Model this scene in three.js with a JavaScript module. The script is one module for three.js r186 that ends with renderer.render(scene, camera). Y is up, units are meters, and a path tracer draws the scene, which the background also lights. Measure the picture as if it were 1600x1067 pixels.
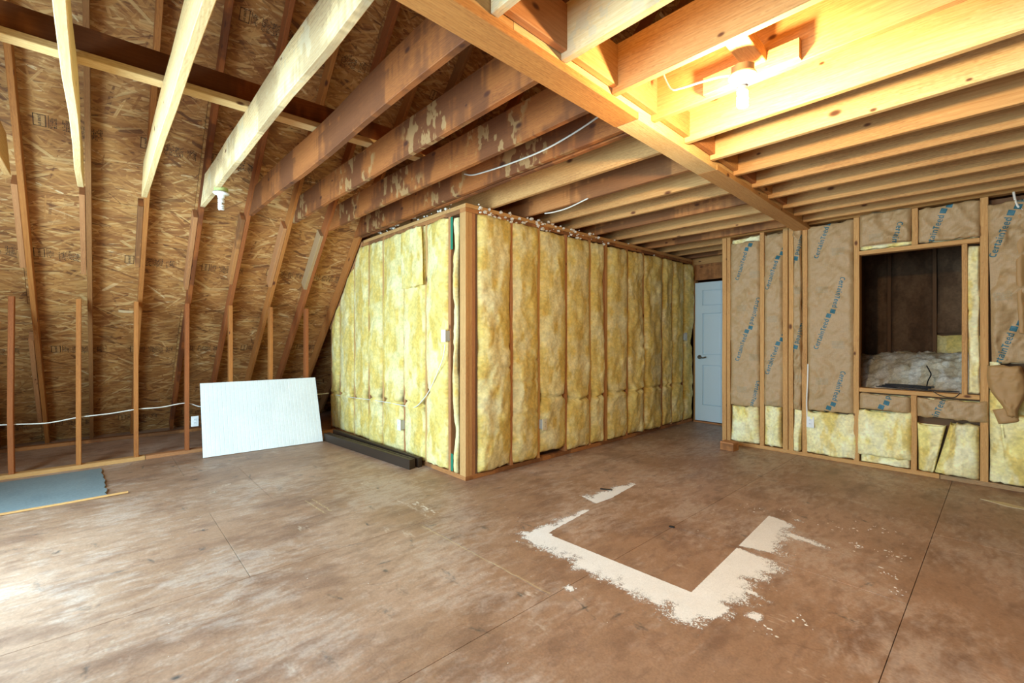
import * as THREE from 'three';
import { RoundedBoxGeometry } from 'three/addons/geometries/RoundedBoxGeometry.js';
import { RectAreaLightUniformsLib } from 'three/addons/lights/RectAreaLightUniformsLib.js';
import { mergeGeometries } from 'three/addons/utils/BufferGeometryUtils.js';

// ---------------------------------------------------------------- camera, sky, light, exposure
const scene = new THREE.Scene();
const camera = new THREE.PerspectiveCamera(2 * Math.atan(533.5 / 705) * 180 / Math.PI, 1600 / 1067, 0.05, 60);
camera.position.set(0, 1.28, 0);
camera.rotation.set(0, 47.5 * Math.PI / 180, 0);
camera.setViewOffset(1600, 1067, 0, 5.5, 1600, 1067);
scene.add(camera);
const renderer = new THREE.WebGLRenderer({ antialias: true });
renderer.toneMapping = THREE.LinearToneMapping;
renderer.toneMappingExposure = 1.0;
renderer.shadowMap.enabled = true;
scene.background = new THREE.Color(0.62, 0.74, 0.92).multiplyScalar(4);
RectAreaLightUniformsLib.init();
const WINDOWS = [[-4.5, -2.5, 0.25, 2.2], [-1.7, 0.2, 1.0, 2.25]];          // x0 x1 y0 y1, openings in the gable behind the camera
const WZ = 1.45;
const DAY = [20, 15];
WINDOWS.forEach(([x0, x1, y0, y1], i) => {
  const l = new THREE.RectAreaLight(new THREE.Color(0.56, 0.84, 1.0), DAY[i], x1 - x0 - 0.12, y1 - y0 - 0.12);
  l.name = 'window_daylight'; l.position.set((x0 + x1) / 2, (y0 + y1) / 2, WZ - 0.03); l.lookAt((x0 + x1) / 2, (y0 + y1) / 2, -5);
  scene.add(l);
});
const BULB = new THREE.Vector3(-0.79, 2.335, -2.12), BULB_POWER = 8.2;

// ---------------------------------------------------------------- helpers
function rng(seed) { let a = (seed * 2654435761) >>> 0; return () => { a = (a + 0x6D2B79F5) >>> 0; let t = a; t = Math.imul(t ^ (t >>> 15), t | 1); t ^= t + Math.imul(t ^ (t >>> 7), t | 61); return ((t ^ (t >>> 14)) >>> 0) / 4294967296; }; }
const PERM = (() => { const r = rng(77), p = new Float32Array(65536); for (let i = 0; i < 65536; i++) p[i] = r(); return p; })();
const hash2 = (x, y) => PERM[(Math.imul(x, 374761393) + Math.imul(y, 668265263) ^ (x << 7)) >>> 3 & 65535];
function noise(x, y, px = 0, py = 0) {                                       // value noise 0..1, optional integer period
  let xi = Math.floor(x), yi = Math.floor(y); const fx = x - xi, fy = y - yi;
  const u = fx * fx * (3 - 2 * fx), v = fy * fy * (3 - 2 * fy);
  let x1 = xi + 1, y1 = yi + 1;
  if (px) { xi = ((xi % px) + px) % px; x1 = ((x1 % px) + px) % px; }
  if (py) { yi = ((yi % py) + py) % py; y1 = ((y1 % py) + py) % py; }
  const a = hash2(xi, yi), b = hash2(x1, yi), c = hash2(xi, y1), d = hash2(x1, y1);
  return a + (b - a) * u + (c - a) * v + (a - b - c + d) * u * v;
}
function fbm(x, y, o = 4, px = 0, py = 0) { let s = 0, a = 0.5, n = 0; for (let i = 0; i < o; i++) { s += a * noise(x + i * 17, y + i * 31, px, py); n += a; a *= 0.5; x *= 2; y *= 2; px *= 2; py *= 2; } return s / n; }
const mix = (a, b, t) => a + (b - a) * t, clamp = (x, a = 0, b = 1) => Math.min(b, Math.max(a, x));
const sstep = (a, b, x) => { const t = clamp((x - a) / (b - a)); return t * t * (3 - 2 * t); };
const mix3 = (a, b, t) => [mix(a[0], b[0], t), mix(a[1], b[1], t), mix(a[2], b[2], t)];
function dataTex(w, h, fn, srgb = true) {
  const d = new Uint8Array(w * h * 4);
  for (let y = 0; y < h; y++) for (let x = 0; x < w; x++) { const c = fn(x / w, y / h), i = (y * w + x) * 4; d[i] = clamp(c[0], 0, 255); d[i + 1] = clamp(c[1], 0, 255); d[i + 2] = clamp(c[2], 0, 255); d[i + 3] = c.length > 3 ? clamp(c[3], 0, 255) : 255; }
  const t = new THREE.DataTexture(d, w, h); t.wrapS = t.wrapT = THREE.RepeatWrapping; t.magFilter = THREE.LinearFilter; t.minFilter = THREE.LinearMipmapLinearFilter; t.generateMipmaps = true;
  if (srgb) t.colorSpace = THREE.SRGBColorSpace; t.needsUpdate = true; return t;
}
function canvasTex(w, h, draw) {
  const c = document.createElement('canvas'); c.width = w; c.height = h; draw(c.getContext('2d'), w, h);
  const t = new THREE.CanvasTexture(c); t.wrapS = t.wrapT = THREE.RepeatWrapping; t.colorSpace = THREE.SRGBColorSpace; return t;
}
const used = {};
function numbered(n) { const k = used[n] = (used[n] || 0) + 1; return k === 1 ? n : n + '_' + String(k - 1).padStart(3, '0'); }
function shade(o) { o.traverse(m => { if (m.isMesh) { m.castShadow = true; m.receiveShadow = true; } }); return o; }
function tag(o, label, category, group, kind) { o.userData.label = label; if (category) o.userData.category = category; if (group) o.userData.group = group; if (kind) o.userData.kind = kind; return o; }
function thing(name, label, category, group, pos = [0, 0, 0], ry = 0) { const o = new THREE.Group(); o.name = numbered(name); o.position.set(...pos); o.rotation.y = ry; tag(o, label, category, group); scene.add(o); return o; }
function struct(name, label) { const o = new THREE.Group(); o.name = name; o.userData.kind = 'structure'; o.userData.label = label; scene.add(o); return o; }
function part(parent, name, geo, mat, pos, rot) { const m = new THREE.Mesh(geo, mat); m.name = numbered(name); if (pos) m.position.set(...pos); if (rot) m.rotation.set(...rot); parent.add(m); return m; }
const smooth = (o) => o;
function meshFrom(pos, uv, idx, flat = false) {
  let g = new THREE.BufferGeometry(); g.setAttribute('position', new THREE.Float32BufferAttribute(pos, 3)); g.setAttribute('uv', new THREE.Float32BufferAttribute(uv, 2)); g.setIndex(idx);
  if (flat) g = g.toNonIndexed(); g.computeVertexNormals(); return g;
}
// a sawn board: local x along the length, y height (from 0), z thickness (centred); eased edges, a little waviness; ends may be cut at a slant
function lumber(L, h, w, seed, { shearA = 0, shearB = 0, n = 3, wav = 0.0025, ch = 0.003, rot = 0 } = {}) {
  const r = rng(seed + 5), c = Math.min(ch, h / 4, w / 4), P = [[0, -w / 2 + c], [0, w / 2 - c], [c, w / 2], [h - c, w / 2], [h, w / 2 - c], [h, -w / 2 + c], [h - c, -w / 2], [c, -w / 2]];
  const per = [0]; for (let i = 0; i < 8; i++) { const a = P[i], b = P[(i + 1) % 8]; per.push(per[i] + Math.hypot(a[0] - b[0], a[1] - b[1])); }
  const u0 = r() * 7, v0 = r() * 7, rings = [];
  for (let k = 0; k <= n; k++) {
    const t = k / n, oy = k && k < n ? (r() - 0.5) * wav * 2 : 0, oz = k && k < n ? (r() - 0.5) * wav * 2 : 0;
    rings.push(P.map(([y, z]) => [t * L + y * (shearA * (1 - t) + shearB * t), y + oy, z + oz]));
  }
  const pos = [], uv = [];
  const V = (p, u, v) => { pos.push(...p); uv.push(u0 + u / 2.4, v0 + v / 0.6); };
  for (let k = 0; k < n; k++) for (let i = 0; i < 8; i++) {
    const j = (i + 1) % 8, a = rings[k][i], b = rings[k + 1][i], cc = rings[k + 1][j], d = rings[k][j];
    V(a, a[0], per[i]); V(b, b[0], per[i]); V(cc, cc[0], per[i + 1]); V(a, a[0], per[i]); V(cc, cc[0], per[i + 1]); V(d, d[0], per[i + 1]);
  }
  for (const [R, f] of [[rings[0], 1], [rings[n], -1]]) for (let i = 1; i < 7; i++) { const q = f > 0 ? [R[0], R[i], R[i + 1]] : [R[0], R[i + 1], R[i]]; for (const p of q) V(p, p[2] * 0.5, p[1]); }
  const g = new THREE.BufferGeometry(); g.setAttribute('position', new THREE.Float32BufferAttribute(pos, 3)); g.setAttribute('uv', new THREE.Float32BufferAttribute(uv, 2)); g.computeVertexNormals(); return g;
}
function along(m, A, dir, up) { const X = new THREE.Vector3(...dir).normalize(), Y = new THREE.Vector3(...up); const Z = new THREE.Vector3().crossVectors(X, Y).normalize(); Y.crossVectors(Z, X).normalize(); m.quaternion.setFromRotationMatrix(new THREE.Matrix4().makeBasis(X, Y, Z)); m.position.set(...A); return m; }
let seedN = 100;
// board from A to B: A and B are the middle of its lower edge
function board(parent, name, A, B, h, w, mat, up = [0, 1, 0], opt = {}) {
  const d = new THREE.Vector3(B[0] - A[0], B[1] - A[1], B[2] - A[2]);
  return along(part(parent, name, lumber(d.length(), h, w, seedN++, opt), mat), A, d.toArray(), up);
}
function tube(points, r, seg = 6, n = 0, smoothPath = true) { const c = smoothPath ? new THREE.CatmullRomCurve3(points.map(p => new THREE.Vector3(...p))) : (() => { const q = new THREE.CurvePath(); for (let i = 0; i + 1 < points.length; i++) q.add(new THREE.LineCurve3(new THREE.Vector3(...points[i]), new THREE.Vector3(...points[i + 1]))); return q; })(); return new THREE.TubeGeometry(c, n || points.length * 8, r, seg, false); }
const rbox = (x, y, z, r = 0.003, s = 2) => new RoundedBoxGeometry(x, y, z, s, Math.min(r, x / 2.1, y / 2.1, z / 2.1));

// ---------------------------------------------------------------- procedural surfaces
function woodTex(seed, light, mid, dark, { stain = 0, pale = 0, knots = 5 } = {}) {
  const r = rng(seed), K = []; for (let i = 0; i < knots; i++) K.push([r(), r(), 0.006 + r() * 0.011, 0.5 + r()]);
  const ox = seed * 13.7;
  return dataTex(1024, 256, (u, v) => {
    let x = u * 2.4, y = v * 0.6, bend = 0, kd = 0;
    for (const [ku, kv, kr, ks] of K) {
      let dx = (u - ku), dy = (v - kv); dx -= Math.round(dx); dy -= Math.round(dy); dx *= 2.4; dy *= 0.6;
      const q = Math.hypot(dx * 0.55, dy) / kr; bend += Math.sign(dy || 1) * 0.012 * ks * Math.exp(-(q * q) / 6) ; kd = Math.max(kd, Math.exp(-Math.pow(q, 4)));
    }
    const yy = y + bend + 0.02 * (noise(u * 5 + ox, v * 2, 5, 2) - 0.5);
    const g = Math.abs(((yy * 42 + 3 * noise(u * 3 + ox, v * 3 + 5, 3, 3)) % 1 + 1) % 1 - 0.35);
    const fine = noise(u * 40 + ox, v * 220, 40, 220), fib = noise(u * 160, v * 256 + ox, 160, 256), big = fbm(u * 4 + ox, v * 3, 3, 4, 3);
    let c = mix3(light, mid, clamp(0.25 + g * 0.75 + (fine - 0.5) * 0.6)); c = mix3(c, dark, clamp(sstep(0.25, 0.0, g) * 0.25 + (big - 0.52) * 0.8 + (fib - 0.7) * 0.4));
    if (stain) { const s = fbm(u * 7 + ox, v * 2.5 + 9, 4, 7, 2) + 0.16 * noise(u * 110 + ox, v * 3, 110, 3); c = mix3(c, [62, 34, 18], sstep(0.5, 0.72, s) * stain); }
    if (pale) { const s = fbm(u * 44 + ox, v * 7 + 3, 5, 44, 7), q = fbm(u * 5 + ox, v * 2, 2, 5, 2); c = mix3(c, [206, 190, 158], sstep(0.56, 0.63, s) * sstep(0.48, 0.6, q) * pale); }
    c = mix3(c, [84, 44, 20], clamp(kd) * 0.85);
    return c;
  });
}
const W = {
  fresh: woodTex(1, [236, 206, 150], [214, 174, 112], [166, 112, 58]),
  tan: woodTex(2, [214, 168, 106], [188, 136, 78], [128, 78, 38]),
  brown: woodTex(3, [196, 136, 78], [170, 110, 58], [118, 70, 34], { stain: 0.4 }),
  mottled: woodTex(4, [200, 138, 78], [174, 112, 58], [118, 68, 32], { stain: 0.4, pale: 0.7 }),
  mouldy: woodTex(5, [238, 214, 166], [222, 186, 128], [150, 98, 54], { stain: 0.25, pale: 0.5, knots: 9 }),
  grey: woodTex(6, [186, 154, 112], [162, 126, 86], [118, 84, 52]),
  red: woodTex(7, [196, 138, 88], [172, 114, 68], [118, 70, 38], { knots: 7 }),
};
const wm = {};
function wood(k, tint = '#ffffff', rough = 0.78) { const id = k + tint; return wm[id] || (wm[id] = new THREE.MeshStandardMaterial({ map: W[k], bumpMap: W[k], bumpScale: 0.0015, color: tint, roughness: rough })); }

function osbTex(seed, stamp) {
  return canvasTex(2048, 1024, (c, w, h) => {
    const r = rng(seed), S = w / 2.6; c.fillStyle = '#a06a38'; c.fillRect(0, 0, w, h);
    const pal = ['#cf9a5a', '#bd8444', '#a8703a', '#c48c4c', '#98602e', '#dcae70', '#b27a40', '#8a5428', '#d8b074', '#c08848', '#aa723a'];
    for (let i = 0; i < 3000; i++) {
      const L = (0.08 + r() * 0.22) * S, wd = (0.010 + r() * r() * 0.052) * S, a = (r() + r() + r() - 1.5) * 0.75 + (r() < 0.14 ? (r() - 0.5) * 2.4 : 0), x = r() * w, y = r() * h;
      const q = r(); c.fillStyle = q < 0.06 ? '#6a4020' : q < 0.075 ? '#eed3a4' : pal[Math.floor(r() * pal.length)];
      const pts = [[-L / 2, -wd / 2 * r()], [-L / 4, -wd / 2 * (0.7 + 0.3 * r())], [L / 4, -wd / 2 * (0.7 + 0.3 * r())], [L / 2, -wd / 2 * r()], [L / 2 - wd * r() * 0.8, wd / 2 * r()], [0, wd / 2 * (0.6 + 0.4 * r())], [-L / 2 + wd * r() * 0.8, wd / 2 * (0.3 + 0.7 * r())]];
      c.globalAlpha = 0.45 + r() * 0.4;
      for (const ox of x < 300 ? [0, w] : x > w - 300 ? [0, -w] : [0]) {
        c.save(); c.translate(x + ox, y); c.rotate(a); c.beginPath(); pts.forEach((p, k) => k ? c.lineTo(...p) : c.moveTo(...p)); c.closePath(); c.fill();
        if (r() < 0.45) { c.strokeStyle = r() < 0.75 ? '#5c371a' : '#e0bd86'; c.lineWidth = 0.8; c.globalAlpha *= 0.55; c.beginPath(); c.moveTo(...pts[4]); c.lineTo(...pts[5]); c.lineTo(...pts[6]); c.stroke(); }
        if (wd > 7) { c.strokeStyle = r() < 0.5 ? '#714522' : '#cfa062'; c.lineWidth = 0.6; c.globalAlpha = 0.34; for (let k = 0; k < 5; k++) { const yy = (r() - 0.5) * wd * 0.7; c.beginPath(); c.moveTo(-L * 0.4, yy); c.lineTo(L * 0.4, yy + (r() - 0.5) * 3); c.stroke(); } }
        c.restore();
      }
    }
    c.globalAlpha = 1;
    if (stamp) {                                                             // grade stamps along the middle of the sheet, too small to read but for the date
      const box = (x, y, bw, bh) => { c.strokeStyle = '#22140c'; c.lineWidth = 3.2; c.strokeRect(x, y, bw, bh); };
      const bars = (x, y, n, hh) => { for (let k = 0; k < n; k++) { c.fillStyle = '#2c1c12'; c.globalAlpha = 0.65 + r() * 0.35; const yy = y + r() * hh * 0.3; for (let q = 0; q < hh; q += 4 + r() * 3) { if (r() < 0.75) c.fillRect(x + k * 8 + (r() - 0.5) * 2, yy + q, 2.5 + r() * 4, 2.5 + r() * 3); } if (r() < 0.5) c.fillRect(x + k * 8, yy, 1.6, hh * (0.5 + r() * 0.5)); } c.globalAlpha = 1; };
      for (const x0 of [120, 620, 1130, 1640]) {
        const y0 = h / 2 - 38 + (r() - 0.5) * 12;
        c.globalAlpha = 0.5; c.fillStyle = '#c9a06a'; c.fillRect(x0 + 4, y0 + 4, 46, 66); c.globalAlpha = 1;
        box(x0, y0, 54, 74); c.save(); c.translate(x0 + 27, y0 + 37); c.rotate(Math.PI / 2); c.fillStyle = '#2a1a10'; c.font = 'bold 18px sans-serif'; c.textAlign = 'center'; c.textBaseline = 'middle'; c.fillText('JUNE 01', 0, 0); c.restore();
        bars(x0 + 74, y0 + 2, 4, 62); bars(x0 + 128, y0, 14, 74); if (r() < 0.7) bars(x0 + 262, y0 + 6, 7, 64); c.fillStyle = '#2c1c12'; c.fillRect(x0 + 66, y0 - 4, 2.5, 80);
      }
    }
  });
}
const OSB = [osbTex(11, true), osbTex(12, true)].map(t => new THREE.MeshStandardMaterial({ map: t, bumpMap: t, bumpScale: 0.002, roughness: 0.72 }));

function battTex(seed, a, b, cc, white) {
  return dataTex(512, 512, (u, v) => {
    const ox = seed * 9.1, m = fbm(u * 5 + ox, v * 5, 5, 5, 5), f = fbm(u * 14 + ox, v * 6 + 4, 4, 14, 6), g = fbm(u * 60, v * 60 + ox, 3, 60, 60), n = fbm(u * 7 + ox + 40, v * 3, 4, 7, 3);
    let c = mix3(a, b, sstep(0.36, 0.64, m)); c = mix3(c, cc, sstep(0.5, 0.68, f) * 0.6); c = mix3(c, white, sstep(0.53, 0.66, n) * 0.55);
    const st = fbm(u * 26 + m * 4, v * 18 + ox, 3, 26, 18), k = 1 + (g - 0.5) * 0.2 + (st - 0.5) * 0.16; return [c[0] * k, c[1] * k, c[2] * k];
  });
}
const bm = (t) => new THREE.MeshStandardMaterial({ map: t, bumpMap: t, bumpScale: 0.006, roughness: 1.0 });
const GOLD = bm(battTex(1, [230, 210, 142], [222, 196, 112], [210, 174, 80], [236, 226, 178]));
const PALE = GOLD;
const LEMON = bm(battTex(3, [242, 226, 140], [246, 236, 176], [224, 192, 98], [250, 246, 214]));
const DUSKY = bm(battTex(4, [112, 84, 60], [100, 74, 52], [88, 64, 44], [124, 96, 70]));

const KRAFT_T = canvasTex(634, 1024, (c, w, h) => {                           // one print repeat, 0.6 m x 0.965 m
  const r = rng(31), S = w / 0.6; c.fillStyle = '#b4956a'; c.fillRect(0, 0, w, h);
  for (let i = 0; i < 9000; i++) { c.globalAlpha = 0.12 + r() * 0.18; c.fillStyle = r() < 0.55 ? '#86683f' : '#d2b586'; const vert = r() < 0.5; c.fillRect(r() * w, r() * h, vert ? 1.5 : 6 + r() * 22, vert ? 8 + r() * 26 : 1.5); }
  c.globalAlpha = 0.4; c.strokeStyle = '#93713f'; c.lineWidth = 1; for (let x = 0; x < w; x += 9) { c.globalAlpha = 0.10 + r() * 0.1; c.beginPath(); c.moveTo(x + r() * 3, 0); c.lineTo(x + r() * 3, h); c.stroke(); }
  const X = (x) => x * S, Y = (y) => h - y * h / 0.965;
  c.fillStyle = '#1f6074'; c.globalAlpha = 0.95; c.textBaseline = 'middle'; c.textAlign = 'left';
  const text = (x0, y0, x1, y1) => { const dx = X(x1) - X(x0), dy = Y(y1) - Y(y0), L = Math.hypot(dx, dy); c.save(); c.translate(X(x0), Y(y0)); c.rotate(Math.atan2(dy, dx)); c.font = 'bold 64px sans-serif'; const m = c.measureText('CertainTeed').width; c.scale(L / m, 1); c.fillText('CertainTeed', 0, 0); c.restore(); };
  const sq = (x, y, a) => { c.save(); c.translate(X(x), Y(y)); c.rotate(a); c.fillRect(-23, -23, 46, 46); c.strokeStyle = '#44808f'; c.lineWidth = 2; c.strokeRect(-12, -12, 24, 24); c.restore(); };
  text(0.077, 0.005, 0.180, 0.325); sq(0.192, 0.358, 0.30); sq(0.232, 0.402, 0.30); text(0.318, 0.750, 0.243, 0.437);
  c.globalAlpha = 0.32; c.strokeStyle = '#4d7480';
  for (const [x, y] of [[0.22, 0.02], [0.08, 0.60], [0.46, 0.30], [0.5, 0.78]]) for (let k = 0; k < 9; k++) { c.lineWidth = 2.4 + r() * 2; c.setLineDash([5 + r() * 9, 2 + r() * 3]); c.beginPath(); c.moveTo(X(x), Y(y) - k * 9); c.lineTo(X(x + 0.11), Y(y) - k * 9); c.stroke(); }
});
const KRAFT = new THREE.MeshStandardMaterial({ map: KRAFT_T, roughness: 0.55 });
const KRAFT_PLAIN = new THREE.MeshStandardMaterial({ color: '#b08a58', roughness: 0.62 });

// floor: brown sheathing, blotched, with sander swirls, scuffs and a few pale drips (world x -8.4..0.4, z -7.4..1.4)
const FX0 = -8.4, FZ0 = -7.4, FS = 8.8;
const FLOOR_T = canvasTex(2048, 2048, (c, w, h) => {
  const im = c.createImageData(w, h), d = im.data;
  for (let y = 0; y < h; y++) for (let x = 0; x < w; x++) {
    const X = x / w * FS, Z = y / h * FS, big = fbm(X * 1.3, Z * 1.3, 4), m = fbm(X * 7 + 50, Z * 4, 4), st = fbm(X * 34 + 3 * m, Z * 12 + 9, 4), st2 = fbm(X * 30 + 4, Z * 13, 3), f = noise(x * 0.9, y * 0.9);
    let q = mix3([174, 142, 118], [156, 122, 96], sstep(0.34, 0.66, big)); q = mix3(q, [108, 80, 64], sstep(0.5, 0.8, m) * 0.45); q = mix3(q, [186, 160, 142], sstep(0.45, 0.85, st) * 0.22); q = mix3(q, [112, 84, 68], sstep(0.52, 0.78, st2) * 0.28);
    const wear = fbm(X * 2.2 + 7, Z * 2.2, 4) + 0.0, grain = fbm(X * 44 + 3 + 4 * m, Z * 15 + 3 * big, 5), cr = fbm(X * 120, Z * 120 + 4, 2);
    q = mix3(q, [210, 200, 192], sstep(0.36, 0.92, wear + (grain - 0.5) * 0.8 + (cr - 0.5) * 0.3) * 0.42);
    const k = 0.93 + f * 0.14, i = (y * w + x) * 4; d[i] = q[0] * k; d[i + 1] = q[1] * k; d[i + 2] = q[2] * k; d[i + 3] = 255;
  }
  c.putImageData(im, 0, 0);
  const r = rng(5), P = (x, z) => [(x - FX0) / FS * w, (z - FZ0) / FS * h];
  for (let i = 0; i < 7000; i++) {                                            // sander swirls
    const x = r() * w, y = r() * h, R = 8 + r() * 26, a = r() * 6.3; c.globalAlpha = 0.05 + r() * 0.09; c.strokeStyle = r() < 0.6 ? '#d9b08c' : '#4a2c1c'; c.lineWidth = 0.8 + r(); c.beginPath(); c.arc(x, y, R, a, a + 0.5 + r() * 1.2); c.stroke();
  }
  for (let i = 0; i < 190; i++) {                                            // dark blue-black scuffs and rubbed marks
    const [x, y] = P(-0.2 - r() * 6, -5.5 + r() * 6); c.save(); c.translate(x, y); c.rotate(r() * 0.9 - 0.4 + (r() < 0.3 ? 1.5 : 0)); const L = 5 + r() * 32, b = 2 + r() * 8;
    for (let k = 0; k < 40; k++) { c.globalAlpha = 0.05 + r() * 0.14; c.fillStyle = r() < 0.6 ? '#2b3a44' : '#38281f'; c.fillRect((r() - 0.5) * L * 2 * r(), (r() - 0.5) * b * 2 * r(), 1 + r() * 5, 0.8 + r() * 1.4); } c.restore();
  }
  const scrape = (x, z, L, b, n, col, a0) => { const [px, py] = P(x, z); for (let k = 0; k < n; k++) { c.globalAlpha = a0 * (0.4 + r() * 0.6); c.fillStyle = col; const t = (r() + r() - 1), s = (r() + r() - 1); c.fillRect(px + t * L / FS * w, py + s * b / FS * h, 1 + r() * 7, 0.8 + r() * 1.6); } };
  scrape(-2.95, -1.82, 0.20, 0.035, 70, '#e8e2d8', 0.8); scrape(-3.05, -1.75, 0.25, 0.02, 40, '#e8e2d8', 0.6);
  for (let i = 0; i < 26; i++) scrape(-0.25 - r() * 4.6, -3.8 + r() * 3.9, 0.03 + r() * 0.07, 0.02 + r() * 0.05, 10 + r() * 26, r() < 0.7 ? '#d8cbbb' : '#c8b6a2', 0.3 + r() * 0.25);
  c.globalAlpha = 0.6; c.strokeStyle = '#d2c08e'; c.lineWidth = 1.6;                  // glue squeezed out beside two joints
  for (const [a, b] of [[[-2.68, -1.625], [-1.54, -1.665]], [[-3.72, -1.2], [-3.35, -1.22]], [[-3.72, -1.25], [-3.36, -1.27]]]) { c.beginPath(); const p = P(...a), q = P(...b); c.moveTo(...p); for (let k = 1; k <= 30; k++) c.lineTo(mix(p[0], q[0], k / 30) + (r() - 0.5) * 2, mix(p[1], q[1], k / 30) + (r() - 0.5) * 2.5); c.stroke(); }
});

const FBUMP = dataTex(512, 512, (u, v) => { const g = fbm(u * 12, v * 40, 4, 12, 40) * 160 + noise(u * 200, v * 200, 200, 200) * 60; return [g, g, g]; }, false);
const FLOOR_M = new THREE.MeshStandardMaterial({ map: FLOOR_T, bumpMap: FLOOR_T, bumpScale: 0.0012, roughness: 0.5 });
const FLOOR_PLAIN = new THREE.MeshStandardMaterial({ color: '#8a5c3e', roughness: 0.6 });
const DARK = new THREE.MeshStandardMaterial({ color: '#74543a', roughness: 0.95 });
const WHITE = new THREE.MeshStandardMaterial({ color: '#e9e9e6', roughness: 0.45 });
const CABLE = new THREE.MeshStandardMaterial({ color: '#e4e0d4', roughness: 0.5 });
const BLACK = new THREE.MeshStandardMaterial({ color: '#17171a', roughness: 0.6 });

// ================================================================= THE SETTING
// ---------------------------------------------------------------- floor: slab and sheathing panels with open joints
const floor = struct('floor', 'brown wood sheathing floor with joints between its panels');
part(floor, 'floor_base', new THREE.BoxGeometry(13.8, 0.2, 12.2), DARK, [-1.5, -0.124, -2.9]);
function floorPanel(x0, x1, z0, z1) {
  const g = 0.0012, w = x1 - x0 - 2 * g, l = z1 - z0 - 2 * g, geo = rbox(w, 0.02, l, 0.0015, 1), p = geo.attributes.position, uv = geo.attributes.uv;
  const cx = (x0 + x1) / 2, cz = (z0 + z1) / 2;
  for (let i = 0; i < p.count; i++) uv.setXY(i, (p.getX(i) + cx - FX0) / FS, 1 - (p.getZ(i) + cz - FZ0) / FS);
  const inMap = x0 < 1.0 && z1 > -7.6;
  part(floor, 'floor_panel', geo, inMap ? FLOOR_M : FLOOR_PLAIN, [cx, -0.01, cz]);
}
const colX = [-8.36, -7.58, -6.36, -5.145, -3.935, -2.73, -1.52, -0.315, 0.9, 2.1, 3.3, 4.6];
const endZ = { 4: [-5.48, -3.04, -0.60], 5: [-6.53, -4.09, -1.65, 0.8], 3: [-5.9, -3.46, -1.02, 1.4], 2: [-5.48, -3.04, -0.585], 6: [-5.3, -2.87, -0.43], 7: [-6.4, -4.02, -1.6, 0.9] };
for (let i = 0; i + 1 < colX.length; i++) { const cuts = [-8.9, ...(endZ[i] || [-6.2, -3.8, -1.3, 1.1]), 1.6]; for (let k = 0; k + 1 < cuts.length; k++) floorPanel(colX[i], colX[i + 1], cuts[k], cuts[k + 1]); }

// ---------------------------------------------------------------- the two roof slopes (45 degrees): sheathing sheets, rafters, scabs
const OFF = 8.07, RX = -1.45, RY = OFF + RX, R2 = Math.SQRT2;               // inner face of the sheathing y = x + OFF
const roofL = struct('roof_left', 'sloping left roof of strand board sheets on rafters');
const roofR = struct('roof_right', 'right roof slope of strand board sheets on rafters');
for (const [grp, sgn] of [[roofL, 1], [roofR, -1]]) {
  const deck = part(grp, 'roof_deck', new THREE.BoxGeometry(9.9, 0.08, 12.4), DARK);
  const mid = 4.75 / R2, off = (0.04 + 0.02) / R2;
  deck.position.set(RX - sgn * (mid + off), RY - mid + off, -2.9); deck.rotation.z = sgn * Math.PI / 4;
  const sB = [-0.32, 0.983, 2.28, 3.575, 4.87, 6.165, 7.46, 8.755, 9.36];     // distance up the slope of the sheet edges
  for (let i = 0; i + 1 < sB.length; i++) for (let k = -1; k < 4; k++) {
    const z1 = 2.95 - (i % 2) * 1.22 - k * 2.44 , z0 = z1 - 2.44; const a = Math.min(z1, 2.95), b = Math.max(z0, -8.7); if (a - b < 0.2) continue;
    const L = a - b - 0.003, Hs = sB[i + 1] - sB[i] - 0.0035, g = new THREE.BoxGeometry(L, Hs, 0.012), p = g.attributes.position, uv = g.attributes.uv;
    const fr = rng(i * 7 + k + (sgn > 0 ? 0 : 50))(), u0 = Math.floor(fr * 4) / 4;
    for (let q = 0; q < p.count; q++) uv.setXY(q, u0 + p.getX(q) / 2.6 + 0.5, 0.5 + p.getY(q) / 1.3);
    const m = part(grp, 'strand_board', g, OSB[(i + k + 8) % 2]);
    const s = (sB[i] + sB[i + 1]) / 2 / R2, cx = -OFF + s, cy = s;
    const X = new THREE.Vector3(0, 0, -sgn), Y = new THREE.Vector3(sgn, 1, 0).normalize(), Z = new THREE.Vector3(sgn, -1, 0).normalize(); // Z faces the room
    X.crossVectors(Y, Z);
    m.quaternion.setFromRotationMatrix(new THREE.Matrix4().makeBasis(X, Y, Z));
    m.position.set(sgn > 0 ? cx : 2 * RX - cx, cy, (a + b) / 2).addScaledVector(Z, -0.006);
  }
}
const JL = [0.105, -0.29, -0.71, -1.115, -1.525, -1.93];                     // joists left of the beam, out to the roof
const raftZ = [1.30, 0.90, 0.50, ...JL, -2.34, -2.75, -3.16, -3.57, -3.98, -4.39, -4.8, -5.21, -5.62, -6.03, -6.44, -6.85, -7.26, -7.67, -8.08, -8.49].map(z => z - 0.04);
const rk = ['tan', 'red', 'tan', 'grey', 'tan', 'brown', 'red'];
raftZ.forEach((z, i) => {
  board(roofL, 'rafter', [-7.87, 0, z], [RX, RX + 7.87, z], 0.138, 0.038, wood(rk[i % 7], '#e2bd94'), [-1, 1, 0], { n: 4 });
  board(roofR, 'rafter', [2 * RX + 7.87, 0, z], [RX, RX + 7.87, z], 0.138, 0.038, wood(rk[(i + 3) % 7]), [1, 1, 0], { n: 4 });
});
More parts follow.
